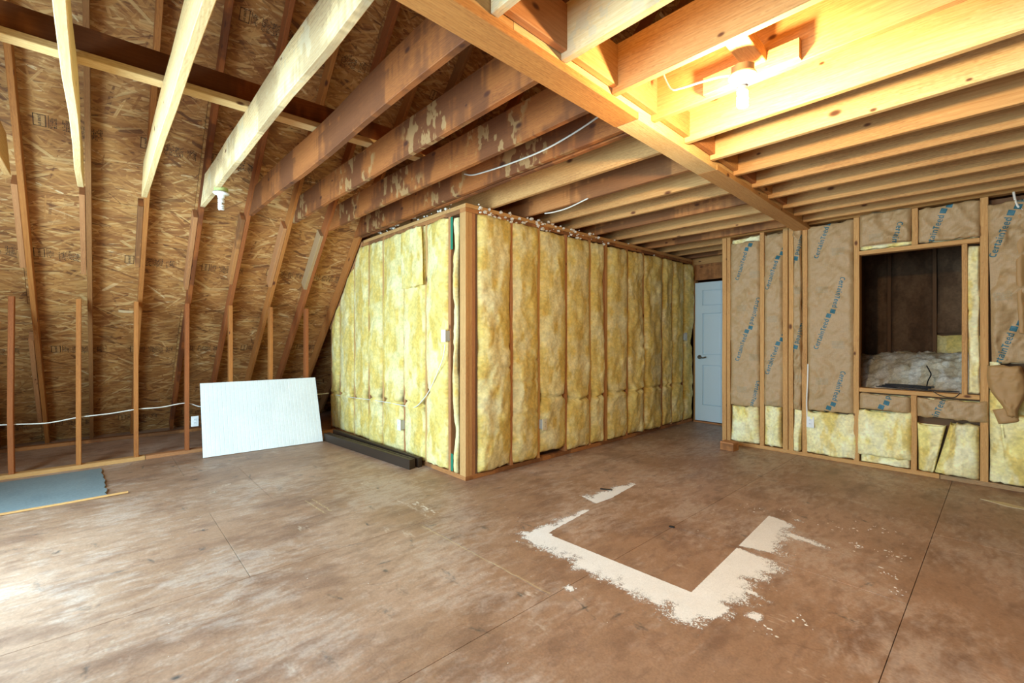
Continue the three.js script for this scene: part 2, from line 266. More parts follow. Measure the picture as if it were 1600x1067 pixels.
JL.concat([0.5]).forEach((z, i) => { const top = -5.36 - (i % 3) * 0.02, len = [0.62, 0.5, 0.66, 0.62, 0.6, 0.58, 0.6][i]; board(roofL, 'rafter_scab', [top - len, top - len + 7.872, z], [top, top + 7.872, z], 0.136, 0.038, wood(i === 5 ? 'grey' : i % 2 ? 'brown' : 'red'), [-1, 1, 0], { n: 1 }); });
board(roofL, 'rafter_scab', [-7.6, 0.272, 0.502], [-6.62, 1.252, 0.502], 0.13, 0.038, wood('red'), [-1, 1, 0]);
board(roofL, 'eave_plate', [-7.55, 0, 1.44], [-7.55, 0, -2.6], 0.04, 0.09, wood('brown'));

// ---------------------------------------------------------------- knee wall: plate and studs in front of the roof
const knee = struct('wall_left', 'low open stud wall of single studs along the roof slope');
board(knee, 'bottom_plate', [-6.145, 0, 1.44], [-6.145, 0, -0.36], 0.04, 0.09, wood('tan'));
board(knee, 'bottom_plate', [-6.15, 0, -0.365], [-6.15, 0, -2.38], 0.04, 0.09, wood('red'));
[1.02, 0.587, 0.143, -0.29, -0.725, -1.14, -1.569, -1.992].forEach((z, i) => {
  board(knee, 'stud', [-6.145, 0.04, z], [-6.145, 1.66, z], 0.09, 0.038, wood(['tan', 'red', 'tan'][i % 3], '#e2bd94'), [-1, 0, 0], { n: 3, wav: i === 1 ? 0.008 : 0.002, shearB: 0.0 }).translateY(-0.045);
});

// ---------------------------------------------------------------- ceiling: beam, joists, blocks, strongback
const ceil = struct('ceiling', 'open ceiling of wooden joists framed into a long flat beam');
const JY = 2.49, JH = 0.238;
const bx = (z) => -1.355 + (z + 1.0) * 0.0285;                                // the beam runs slightly askew
board(ceil, 'beam', [bx(1.44), JY - 0.002, 1.44], [bx(-1.2), JY - 0.002, -1.2], 0.25, 0.114, wood('tan'), [0, 1, 0], { n: 4 });
board(ceil, 'beam', [bx(-1.203), JY - 0.002, -1.203], [bx(-5.75), JY - 0.002, -5.75], 0.25, 0.114, wood('fresh'), [0, 1, 0], { n: 4 });
board(ceil, 'beam_facing', [bx(1.44) - 0.005, JY - 0.041, 1.44], [bx(-2.12) - 0.005, JY - 0.041, -2.12], 0.038, 0.142, wood('tan', '#f4dcb8'), [0, 1, 0], { n: 6, wav: 0.005 });
board(ceil, 'beam_facing', [bx(-2.125) - 0.002, JY - 0.041, -2.125], [bx(-3.16) - 0.002, JY - 0.041, -3.16], 0.038, 0.136, wood('fresh'), [0, 1, 0], { n: 4, wav: 0.004 });
board(ceil, 'beam_facing', [bx(-3.165), JY - 0.041, -3.165], [bx(-5.72), JY - 0.041, -5.72], 0.038, 0.142, wood('tan'), [0, 1, 0], { n: 4, wav: 0.003 });
const JR = [-0.29, -0.70, -1.10, -1.508, -1.902, -2.293, -2.699, -3.085, -3.505, -3.90, -4.305, -4.735, -5.10, -5.44];
[1.30, 0.90, 0.50, 0.105, ...JR].forEach((z, i) => {
  const k = z > -1.0 ? 'tan' : z > -1.3 ? 'mouldy' : z > -1.6 ? 'mouldy' : z > -2.0 ? 'tan' : z > -2.6 ? 'tan' : z > -3.2 ? 'fresh' : 'tan';
  board(ceil, 'joist', [bx(z) + 0.062, JY + (z > -2.2 ? 0.002 : 0), z], [4.3, JY, z + (i % 2 ? 0.02 : 0)], JH, 0.038, wood(k), [0, 1, 0], { n: 4, wav: 0.004 });
});
[1.30, 0.90, 0.50].forEach(z => board(ceil, 'joist', [-5.0, JY, z], [bx(z) - 0.06, JY, z], JH, 0.038, wood('tan'), [0, 1, 0], { shearA: 1 }));
const lk = ['fresh', 'fresh', 'mouldy', 'brown', 'mottled', 'mottled'];
JL.forEach((z, i) => board(ceil, 'joist', [[-5.0, -5.0, -5.0, -5.04, -5.08, -5.15][i], JY, z], [bx(z) - 0.06, JY, z], JH, 0.038, wood(lk[i], i > 2 ? '#dec29c' : '#ffffff'), [0, 1, 0], { shearA: 1, n: 7, wav: 0.006 }));
[-2.285, -2.345].forEach((z, i) => board(ceil, 'joist', [-5.3 + i * 0.05, JY - 0.0, z], [bx(z) - 0.06, JY + 0.01, z], JH, 0.038, wood(i ? 'brown' : 'mottled', '#dec29c'), [0, 1, 0], { shearA: 1, n: 6, wav: 0.004 }));
[-2.72, -3.155, -3.54, -3.905, -4.32, -4.735, -5.12, -5.52, -5.92, -6.32, -6.66].forEach((z, i) => board(ceil, 'joist', [-5.3, JY + 0.002, z], [z < -5.6 ? -1.0 : bx(z) - 0.06, JY + 0.002, z], JH, 0.038, wood(i % 3 === 1 ? 'brown' : 'tan'), [0, 1, 0], { shearA: 1, n: 5, wav: 0.004 }));
// packing blocks between the joists against the beam on its right
[[-1.10, -1.508], [-1.508, -1.902], [-1.902, -2.293], [-2.293, -2.699], [-2.699, -3.085], [-3.085, -3.505], [-3.505, -3.9], [-3.9, -4.305], [-4.305, -4.735]].forEach(([a, b], i) => {
  board(ceil, 'blocking', [bx(a) + 0.079, JY + 0.03, a - 0.02], [bx(b) + 0.079, JY + 0.03, b + 0.02], i < 3 ? 0.20 : 0.15, 0.036, wood(i % 2 ? 'tan' : 'red'), [0, 1, 0], { n: 1 });
});
board(ceil, 'blocking', [bx(-1.3) + 0.10, JY + JH + 0.002, -1.08], [-0.2, JY + JH + 0.002, -1.42], 0.14, 0.038, wood('red'), [0, 1, 0], { n: 1 });
// the strongback: a flat board and an upright one lying across the joists
board(ceil, 'strongback_flat', [-3.30, JY + JH + 0.003, 1.43], [-3.225, JY + JH + 0.003, -1.98], 0.038, 0.089, wood('fresh'), [0, 1, 0], { n: 5 });
board(ceil, 'strongback_upright', [-3.325, JY + JH + 0.042, 1.43], [-3.25, JY + JH + 0.042, -2.1], 0.15, 0.038, wood('brown', '#d8c0a4'), [0, 1, 0], { n: 5 });
// blocks that carry the lamp
board(ceil, 'lamp_block', [-0.765, JY + 0.045, -1.924], [-0.775, JY + 0.045, -2.25], 0.06, 0.09, wood('tan'), [0, 1, 0], { n: 1 });
board(ceil, 'lamp_block', [-1.02, JY + 0.005, -2.253], [-0.60, JY + 0.005, -2.253], 0.088, 0.038, wood('tan'), [0, 1, 0], { n: 1 });

// ---------------------------------------------------------------- partition walls of the box room
const BX = -3.25, BZ = -2.415, PT = 2.41;
const pwL = struct('wall_partition_front', 'stud wall under the roof slope filled with pale insulation');
const pwR = struct('wall_partition_side', 'long stud wall filled with golden insulation beside the passage');
const up = (p, name, x, z, y0, y1, along_x, k, opt = {}) => board(p, name, [x, y0, z], [x, y1, z], 0.089, 0.038, wood(k), [along_x ? 0 : 1, 0, along_x ? 1 : 0], { n: 2, ...opt });
// front wall (faces the camera's left): its outer face at z = BZ
board(pwL, 'bottom_plate', [-6.40, 0, BZ - 0.045], [BX, 0, BZ - 0.045], 0.04, 0.089, wood('brown'));
board(pwL, 'top_plate', [-5.38, PT + 0.002, BZ - 0.045], [BX - 0.09, PT + 0.002, BZ - 0.045], 0.038, 0.089, wood('brown'));
board(pwL, 'top_plate', [-5.36, PT + 0.041, BZ - 0.045], [BX - 0.001, PT + 0.041, BZ - 0.045], 0.036, 0.089, wood('tan'));
board(pwL, 'sloping_plate', [-6.44, 1.40, BZ - 0.045], [-5.38, 2.46, BZ - 0.045], 0.038, 0.089, wood('red'), [-1, 1, 0]);
[[-6.39, 1.44], [-6.08, 1.74], [-5.62, 2.2], [-5.19, PT], [-4.83, PT], [-4.335, PT], [-3.905, PT], [-3.50, PT]].forEach(([x, y], i) => up(pwL, 'stud', x + 0.0, BZ - 0.089, 0.04, y, true, i % 2 ? 'red' : 'tan'));
part(pwL, 'backing_panel', new THREE.BoxGeometry(3.15, 2.44, 0.012), DARK, [-4.83, 1.22, BZ - 0.13]);
// corner post
for (const [x, z, k] of [[BX - 0.0, BZ - 0.0195, 'tan']]) up(pwR, 'corner_stud', x - 0.089, z, 0.04, PT, false, k);
[0, 1].forEach(i => up(pwR, 'corner_stud', BX - 0.089 - 0.003 - i * 0.002, BZ - 0.0595 - i * 0.040, 0.04, PT, false, i ? 'red' : 'tan', { }));
board(pwR, 'bottom_plate', [BX - 0.045, 0, BZ - 0.09], [BX - 0.045, 0, -6.75], 0.04, 0.089, wood('brown'));
board(pwR, 'top_plate', [BX - 0.045, PT + 0.002, BZ - 0.002], [BX - 0.045, PT + 0.002, -6.75], 0.038, 0.088, wood('brown'));
board(pwR, 'top_plate', [BX - 0.045, PT + 0.041, BZ - 0.09], [BX - 0.045, PT + 0.041, -6.75], 0.036, 0.088, wood('tan'));
[-2.975, -3.352, -3.785, -4.205, -4.485, -4.525, -4.97, -5.35, -5.83, -6.10, -6.43].forEach((z, i) => up(pwR, 'stud', BX - 0.089, z, 0.04, PT, false, i % 2 ? 'tan' : 'red'));
part(pwR, 'backing_panel', new THREE.BoxGeometry(0.012, 2.44, 4.2), DARK, [BX - 0.13, 1.22, -4.65]);

// ---------------------------------------------------------------- end wall of the passage with its door
const back = struct('wall_back', 'end wall of the passage above and beside the white door');
const DZ = -6.75;
board(back, 'door_header', [-3.24, 2.165, DZ - 0.07], [-2.0, 2.165, DZ - 0.07], 0.24, 0.04, wood('brown'));
board(back, 'door_jamb', [-3.225, 0, DZ - 0.06], [-3.225, 2.16, DZ - 0.06], 0.09, 0.03, wood('tan'), [0, 0, -1], {}).translateY(-0.045);
board(back, 'door_jamb', [-2.30, 0, DZ - 0.06], [-2.30, 2.16, DZ - 0.06], 0.09, 0.03, wood('tan'), [0, 0, -1], {}).translateY(-0.045);
part(back, 'wall_panel', new THREE.BoxGeometry(2.2, 0.42, 0.05), wood('tan'), [-2.4, 2.52, DZ - 0.13]);
part(back, 'wall_panel', new THREE.BoxGeometry(1.1, 2.74, 0.05), wood('tan'), [-1.73, 1.37, DZ - 0.13]);
part(back, 'threshold', rbox(0.92, 0.02, 0.12, 0.004), wood('red'), [-2.76, 0.01, DZ - 0.03]);

const doorM = new THREE.MeshStandardMaterial({ color: '#cde1ea', roughness: 0.5 });
const door = struct('door_1', 'pale blue six panel door at the end of the passage');
door.position.set(-3.2, 0.03, DZ);
{
  const w = 0.86, h = 2.09, t = 0.036, sh = new THREE.Shape(); sh.moveTo(0, 0); sh.lineTo(w, 0); sh.lineTo(w, h); sh.lineTo(0, h);
  const panels = []; for (const [y0, y1] of [[0.24, 0.84], [1.0, 1.62], [1.74, 1.97]]) for (const [x0, x1] of [[0.115, 0.395], [0.465, 0.745]]) panels.push([x0, x1, y0, y1]);
  for (const [x0, x1, y0, y1] of panels) { const p = new THREE.Path(); p.moveTo(x0, y0); p.lineTo(x0, y1); p.lineTo(x1, y1); p.lineTo(x1, y0); sh.holes.push(p); }
  part(door, 'door_leaf', new THREE.ExtrudeGeometry(sh, { depth: t - 0.004, bevelEnabled: true, bevelThickness: 0.003, bevelSize: 0.003, bevelSegments: 2, bevelOffset: -0.003 }), doorM, [0, 0, -t / 2]);
  for (const [x0, x1, y0, y1] of panels) { const a = x1 - x0, b = y1 - y0, s = new THREE.Shape(); s.moveTo(-a / 2 + 0.03, -b / 2 + 0.03); s.lineTo(a / 2 - 0.03, -b / 2 + 0.03); s.lineTo(a / 2 - 0.03, b / 2 - 0.03); s.lineTo(-a / 2 + 0.03, b / 2 - 0.03); part(door, 'door_panel', new THREE.ExtrudeGeometry(s, { depth: 0.004, bevelEnabled: true, bevelThickness: 0.012, bevelSize: 0.03, bevelSegments: 2 }), doorM, [(x0 + x1) / 2, (y0 + y1) / 2, -0.008]); }
  const metal = new THREE.MeshStandardMaterial({ color: '#8a8378', metalness: 1, roughness: 0.3 });
  const hd = new THREE.Group(); hd.name = 'door_handle'; hd.userData.label = 'curved metal lever handle'; hd.position.set(0.07, 0.96, 0.02); door.add(hd);
  part(hd, 'rose', new THREE.CylinderGeometry(0.03, 0.033, 0.012, 20), metal, [0, 0, 0], [Math.PI / 2, 0, 0]);
  part(hd, 'lever', tube([[0, 0, 0], [0, 0, 0.045], [0.02, 0.002, 0.055], [0.07, -0.008, 0.052], [0.12, 0.006, 0.05]], 0.0095, 8), metal);
}

// ---------------------------------------------------------------- right wall: plates, studs, framed opening
const RZ = -5.64, rw = struct('wall_right', 'stud wall with paper faced insulation and a framed opening');
const rs = (name, x, y0, y1, k, w = 0.04, dz = 0) => board(rw, name, [x, y0, RZ - 0.089 + dz], [x, y1, RZ - 0.089 + dz], 0.089, w, wood(k), [0, 0, 1], { n: 3 });
board(rw, 'top_plate', [-2.34, 2.497, RZ - 0.045], [3.2, 2.497, RZ - 0.045], 0.036, 0.09, wood('tan', '#f6e6c8'));
board(rw, 'top_plate', [-2.34, 2.534, RZ - 0.045], [3.2, 2.534, RZ - 0.045], 0.038, 0.092, wood('fresh'));
board(rw, 'bottom_plate', [-2.30, 0, RZ - 0.045], [-0.40, 0, RZ - 0.045], 0.04, 0.09, wood('tan'));
board(rw, 'bottom_plate', [-0.395, 0, RZ - 0.043], [3.2, 0, RZ - 0.043], 0.04, 0.09, wood('grey'));
rs('end_post', -2.312, 0.0, 2.495, 'tan', 0.05, 0.006); rs('stud', -2.262, 0.04, 2.495, 'tan', 0.042);
rs('stud', -1.889, 0.04, 2.495, 'tan', 0.046); rs('stud', -1.648, 0.04, 2.495, 'tan', 0.05, 0.004); rs('stud', -1.594, 0.04, 2.495, 'tan', 0.046);
rs('stud', -1.462, 0.04, 2.495, 'tan', 0.048); rs('king_stud', -1.010, 0.04, 2.495, 'tan', 0.046);
board(rw, 'header', [-0.985, 2.112, RZ - 0.042], [-0.145, 2.112, RZ - 0.042], 0.04, 0.095, wood('tan'));
rs('cripple_stud', -0.567, 2.153, 2.495, 'tan', 0.044); rs('trimmer_stud', -0.238, 0.782, 2.11, 'tan', 0.036);
rs('king_stud', -0.118, 0.04, 2.495, 'tan', 0.05); board(rw, 'sill', [-0.985, 0.742, RZ - 0.042], [-0.145, 0.742, RZ - 0.042], 0.04, 0.098, wood('tan'));
rs('cripple_stud', -0.575, 0.04, 0.74, 'tan', 0.042);
rs('stud', 0.36, 0.04, 2.495, 'tan'); rs('stud', 0.78, 0.04, 2.495, 'tan');
part(rw, 'backing_panel', new THREE.BoxGeometry(1.28, 2.46, 0.012), DARK, [-1.66, 1.25, RZ - 0.10]);
part(rw, 'backing_panel', new THREE.BoxGeometry(3.4, 2.46, 0.012), DARK, [1.58, 1.25, RZ - 0.10]);
part(rw, 'backing_panel', new THREE.BoxGeometry(0.90, 0.70, 0.012), DARK, [-0.56, 0.40, RZ - 0.10]);
part(rw, 'backing_panel', new THREE.BoxGeometry(0.90, 0.34, 0.012), DARK, [-0.56, 2.32, RZ - 0.10]);

// ---------------------------------------------------------------- dark space behind the opening
const attic = struct('wall_attic', 'dark insulated wall of the space behind the framed opening');
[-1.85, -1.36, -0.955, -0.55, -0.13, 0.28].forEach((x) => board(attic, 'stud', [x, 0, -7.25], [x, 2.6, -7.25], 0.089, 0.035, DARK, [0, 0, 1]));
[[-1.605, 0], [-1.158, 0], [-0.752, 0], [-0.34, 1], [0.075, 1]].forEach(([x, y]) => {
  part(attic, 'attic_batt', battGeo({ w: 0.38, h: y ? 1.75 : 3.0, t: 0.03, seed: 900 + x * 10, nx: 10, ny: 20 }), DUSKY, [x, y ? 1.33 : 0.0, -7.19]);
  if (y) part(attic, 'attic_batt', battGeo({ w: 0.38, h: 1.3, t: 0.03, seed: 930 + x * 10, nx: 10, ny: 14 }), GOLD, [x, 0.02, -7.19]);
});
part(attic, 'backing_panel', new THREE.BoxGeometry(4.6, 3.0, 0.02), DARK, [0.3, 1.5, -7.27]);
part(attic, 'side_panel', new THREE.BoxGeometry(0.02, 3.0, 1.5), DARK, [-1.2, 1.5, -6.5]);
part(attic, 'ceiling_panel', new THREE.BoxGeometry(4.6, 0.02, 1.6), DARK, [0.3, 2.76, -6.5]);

// ---------------------------------------------------------------- gable walls closing both ends, windows behind the camera
{
  const tri = (holes) => { const s = new THREE.Shape(); s.moveTo(-8.4, -0.1); s.lineTo(5.5, -0.1); s.lineTo(RX, RY + 0.2); for (const [x0, x1, y0, y1] of holes) { const p = new THREE.Path(); p.moveTo(x0, y0); p.lineTo(x0, y1); p.lineTo(x1, y1); p.lineTo(x1, y0); s.holes.push(p); } return new THREE.ExtrudeGeometry(s, { depth: 0.12, bevelEnabled: false }); };
  const wallM = new THREE.MeshStandardMaterial({ color: '#a8743e', roughness: 0.85 });
  const f = struct('wall_front', 'gable wall behind the camera with two windows'); part(f, 'gable_panel', tri(WINDOWS), wallM, [0, 0, WZ]);
  const b = struct('wall_far', 'gable wall at the far end of the attic'); part(b, 'gable_panel', tri([]), wallM, [0, 0, -8.82]);
  WINDOWS.forEach(([x0, x1, y0, y1], i) => {
    const w = struct('window_' + (i + 1), 'window in the gable behind the camera'), M = WHITE, xm = (x0 + x1) / 2, W_ = x1 - x0, H_ = y1 - y0;
    for (const [x, y, a, c] of [[xm, y0 + 0.025, W_, 0.05], [xm, y1 - 0.025, W_, 0.05], [x0 + 0.025, (y0 + y1) / 2, 0.05, H_ - 0.1], [x1 - 0.025, (y0 + y1) / 2, 0.05, H_ - 0.1], [xm, (y0 + y1) / 2, 0.04, H_ - 0.1]]) part(w, 'window_frame', rbox(a, c, 0.07), M, [x, y, WZ + 0.06]);
    part(w, 'window_pane', new THREE.PlaneGeometry(W_ - 0.1, H_ - 0.1), new THREE.MeshPhysicalMaterial({ transmission: 1, thickness: 0, roughness: 0.0, color: '#ffffff' }), [xm, (y0 + y1) / 2, WZ + 0.08]);
  });
}

// ================================================================= THINGS
// ---------------------------------------------------------------- insulation batts
// puffed slab: local x centred, y up from 0, front towards +z; hf(x) gives the top, creases pinch it, edges wander
function battGeo({ w, h, t = 0.05, seed, edge = 0.015, creases = [], nx = 20, ny = 0, hf, back = 0.04, lump = 1, ragged = 0.012, uvs = 1, flat = 0 }) {
  ny = ny || Math.max(12, Math.round(h / 0.022)); const r = rng(seed), o = r() * 90, uo = r() * 5, vo = r() * 5, pos = [], uv = [], idx = [];
  const half = (y, s) => { let q = w / 2 + (fbm(y * 2.2 + o + s * 30, s * 7.7, 3) - 0.5) * edge * 2.4; for (const c of creases) q -= (c.n ?? 0.02) * (c.side === undefined || c.side === s ? 1 : 0) * Math.exp(-Math.pow((y - c.y) / (y > c.y ? (c.up ?? 0.10) : 0.05), 2)); return q; };
  const zf = (a, b, x, y) => {
    const e = Math.pow(Math.abs(2 * a - 1), 3.4 + flat * 7), eb = Math.pow(Math.abs(2 * b - 1), 30);
    let z = t * Math.sqrt(Math.max(0, 1 - e)) * (1 - 0.55 * eb) ;
    z += lump * ((fbm(x * 5 + o, y * 2.6, 3) - 0.5) * 0.056 + (fbm(x * 15 + o, y * 10 + 3, 3) - 0.5) * 0.024 + (fbm(x * 55 + o, y * 38, 2) - 0.5) * 0.0055) * Math.min(1, 1.3 - e);
    for (const c of creases) { const d = y - c.y - (c.wob ?? 0.03) * (noise(x * 5 + o, 3) - 0.5) - (c.tilt ?? 0) * x; z -= (c.d ?? 0.035) * Math.exp(-Math.pow(d / (c.s ?? 0.016), 2)); z += (c.d ?? 0.035) * 0.45 * Math.exp(-Math.pow(d / ((c.s ?? 0.016) * 4), 2)); }
    return z;
  };
  for (let j = 0; j <= ny; j++) for (let i = 0; i <= nx; i++) {
    const a = i / nx, b = j / ny, x0 = (a - 0.5) * w, H = hf ? hf(x0) : h; let y = b * H;
    if (j === 0) y += noise(x0 * 24 + o, 1) * ragged; if (j === ny) y -= noise(x0 * 24 + o, 8) * ragged * 1.4;
    const s = a < 0.5 ? -1 : 1, x = Math.abs(a - 0.5) * 2 * half(y, s) * s;
    pos.push(x, y, zf(a, b, x0, y)); uv.push(x * uvs + uo, y * uvs + vo);
  }
  const N = nx + 1; for (let j = 0; j < ny; j++) for (let i = 0; i < nx; i++) { const k = j * N + i; idx.push(k, k + 1, k + N + 1, k, k + N + 1, k + N); }
  const ring = []; for (let i = 0; i <= nx; i++) ring.push(i); for (let j = 1; j <= ny; j++) ring.push(j * N + nx); for (let i = nx - 1; i >= 0; i--) ring.push(ny * N + i); for (let j = ny - 1; j > 0; j--) ring.push(j * N);
  const base = pos.length / 3; for (const k of ring) { pos.push(pos[k * 3], pos[k * 3 + 1], -back); uv.push(uv[k * 2] + 0.05, uv[k * 2 + 1]); }
  const M = ring.length; for (let q = 0; q < M; q++) { const a = ring[q], b = ring[(q + 1) % M], c = base + q, d = base + (q + 1) % M; idx.push(a, c, b, b, c, d); }
  for (let j = 1; j < ny; j++) { const L = (jj) => base + (jj === 0 ? 0 : jj === ny ? nx + ny + nx : 2 * nx + ny + (ny - jj)), Rr = (jj) => base + nx + jj; if (j < ny) idx.push(L(j - 1), L(j), Rr(j - 1), Rr(j - 1), L(j), Rr(j)); }
  return meshFrom(pos, uv, idx);
}
function batt(label, group, mat, opt, pos, ry = 0) { const m = new THREE.Mesh(battGeo(opt), mat); m.name = numbered('insulation_batt'); m.position.set(...pos); m.rotation.y = ry; tag(m, label, 'insulation', group); scene.add(m); return m; }

// golden batts on the long side wall (facing +x)
{
  const G = 'golden batts in the long partition wall';
  const q = (z0, z1, label, o = {}) => { const { y0 = 0.045, y1 = 2.405, mat = GOLD, out = 0, ...rest } = o; batt(label, G, mat, { w: z0 - z1 - 0.012, h: y1 - y0, t: 0.065, seed: Math.round(-z0 * 100), back: 0.06, ...rest }, [BX - 0.02 + out, y0, (z0 + z1) / 2], Math.PI / 2); };
  q(-2.545, -2.965, 'golden batt next to the corner post, torn across at mid height', { creases: [{ y: 0.95, d: 0.03, n: 0.0, s: 0.012 }, { y: 1.15, d: 0.012, n: 0.012, s: 0.03 }], lump: 1.3, ragged: 0.03, y1: 2.43 });
  q(-2.965, -3.35, 'second golden batt from the corner post, wrinkled at several heights', { creases: [{ y: 1.02, d: 0.02, n: 0.012 }, { y: 0.82, d: 0.02, n: 0.0 }, { y: 0.5, d: 0.025, n: 0.01 }], lump: 1.1, y1: 2.42 });
  const k = (n = 0.03) => [{ y: 0.56, d: 0.055, n: n * 1.7, up: 0.11 }];
  q(-3.355, -3.78, 'third golden batt from the corner post, above the low outlet', { creases: k(0.026), y0: 0.09 });
  q(-3.785, -4.20, 'fourth golden batt from the corner post, pinched near its foot', { creases: k(0.03) });
  q(-4.20, -4.465, 'narrow golden batt just before the bare double stud', { creases: k(0.03) });
  q(-4.55, -4.965, 'golden batt just beyond the bare double stud', { creases: k(0.03), y1: 2.40 });
  q(-4.97, -5.345, 'second golden batt beyond the bare double stud, crumpled at its middle', { creases: [...k(0.03), { y: 1.12, d: 0.02, n: 0.012, s: 0.03 }], lump: 1.5 });
  q(-5.35, -5.825, 'third golden batt beyond the bare double stud', { creases: k(0.03), lump: 1.3 });
  q(-5.83, -6.095, 'narrow golden batt four places beyond the bare double stud', { creases: k(0.03), lump: 1.4 });
  q(-6.10, -6.425, 'golden batt beside the grey switch box on the passage wall', { creases: k(0.03), lump: 1.2 });
  q(-6.46, -6.73, 'last golden batt of the passage wall, beside the door', { creases: [{ y: 1.15, d: 0.0, n: 0.05, side: 1, up: 0.12 }], lump: 1.2 });
}
// pale batts on the front wall (facing +z), their tops cut to the roof slope
{
  const G = 'pale batts in the front partition wall';
  const q = (x0, x1, label, o = {}) => { const c = (x0 + x1) / 2, { y0 = 0.045, y1 = 2.42, ...rest } = o; batt(label, G, PALE, { w: x1 - x0 - 0.008, h: y1 - y0, t: 0.045, seed: Math.round(-x0 * 117), back: 0.06, hf: (x) => Math.min(y1, x + c + 7.83) - y0, edge: 0.008, ...rest }, [c, y0, BZ - 0.012]); };
  const k = (y, n = 0.04, more = {}) => [{ y, d: 0.045, n: n * 1.35, up: 0.13, tilt: -0.02, ...more }];
  q(-6.37, -6.085, 'narrow pale batt lowest under the roof slope', { creases: k(0.48, 0.05) });
  q(-6.08, -5.625, 'pale batt second from the roof slope end, with a sloping top', { creases: k(0.49, 0.035) });
  q(-5.615, -5.195, 'pale batt third from the roof slope end, beside a split seam', { creases: k(0.50, 0.06) });
  q(-5.19, -4.835, 'pale batt fourth from the roof slope end, above the timbers', { creases: k(0.52, 0.05) });
  q(-4.83, -4.34, 'pale batt just left of the low white outlet plate', { creases: k(0.53, 0.05) });
  q(-4.335, -3.91, 'pale batt with a loose flap near its top', { creases: k(0.55, 0.03) });
  q(-3.90, -3.51, 'widest looking pale batt with the wall switch at its edge', { creases: k(0.70, 0.05, { side: -1, up: 0.22, d: 0.02 }), ragged: 0.02 });
  // torn flap hanging over the seam of the sixth batt
  batt('torn pale insulation flap hanging from the top plate', null, PALE, { w: 0.42, h: 0.62, t: 0.012, seed: 77, back: 0.012, nx: 14, edge: 0.03, hf: (x) => 0.62, ragged: 0.02, lump: 0.6 }, [-4.12, 1.79, BZ + 0.045]).rotation.z = 0.02;
  const st = new THREE.Mesh(battGeo({ w: 0.055, h: 2.36, t: 0.02, seed: 78, back: 0.02, nx: 6, edge: 0.012, creases: [{ y: 0.95, n: 0.02, d: 0.0, up: 0.2 }] }), PALE);
  st.name = numbered('insulation_strip'); st.position.set(-3.405, 0.04, BZ - 0.015); tag(st, 'thin pale insulation strip between the corner post and its stud', 'insulation'); scene.add(st);
  const gt = thing('green_tape', 'green strip on the stud beside the corner post', 'tape', null, [-3.458, 0, BZ + 0.0035]);
  const gm = new THREE.MeshStandardMaterial({ color: '#157a5c', roughness: 0.6 });
  part(gt, 'tape_end', rbox(0.034, 0.30, 0.004, 0.0015), gm, [0, 2.25, 0]); part(gt, 'tape_end', rbox(0.034, 0.16, 0.004, 0.0015), gm, [0.004, 0.13, 0]);
}
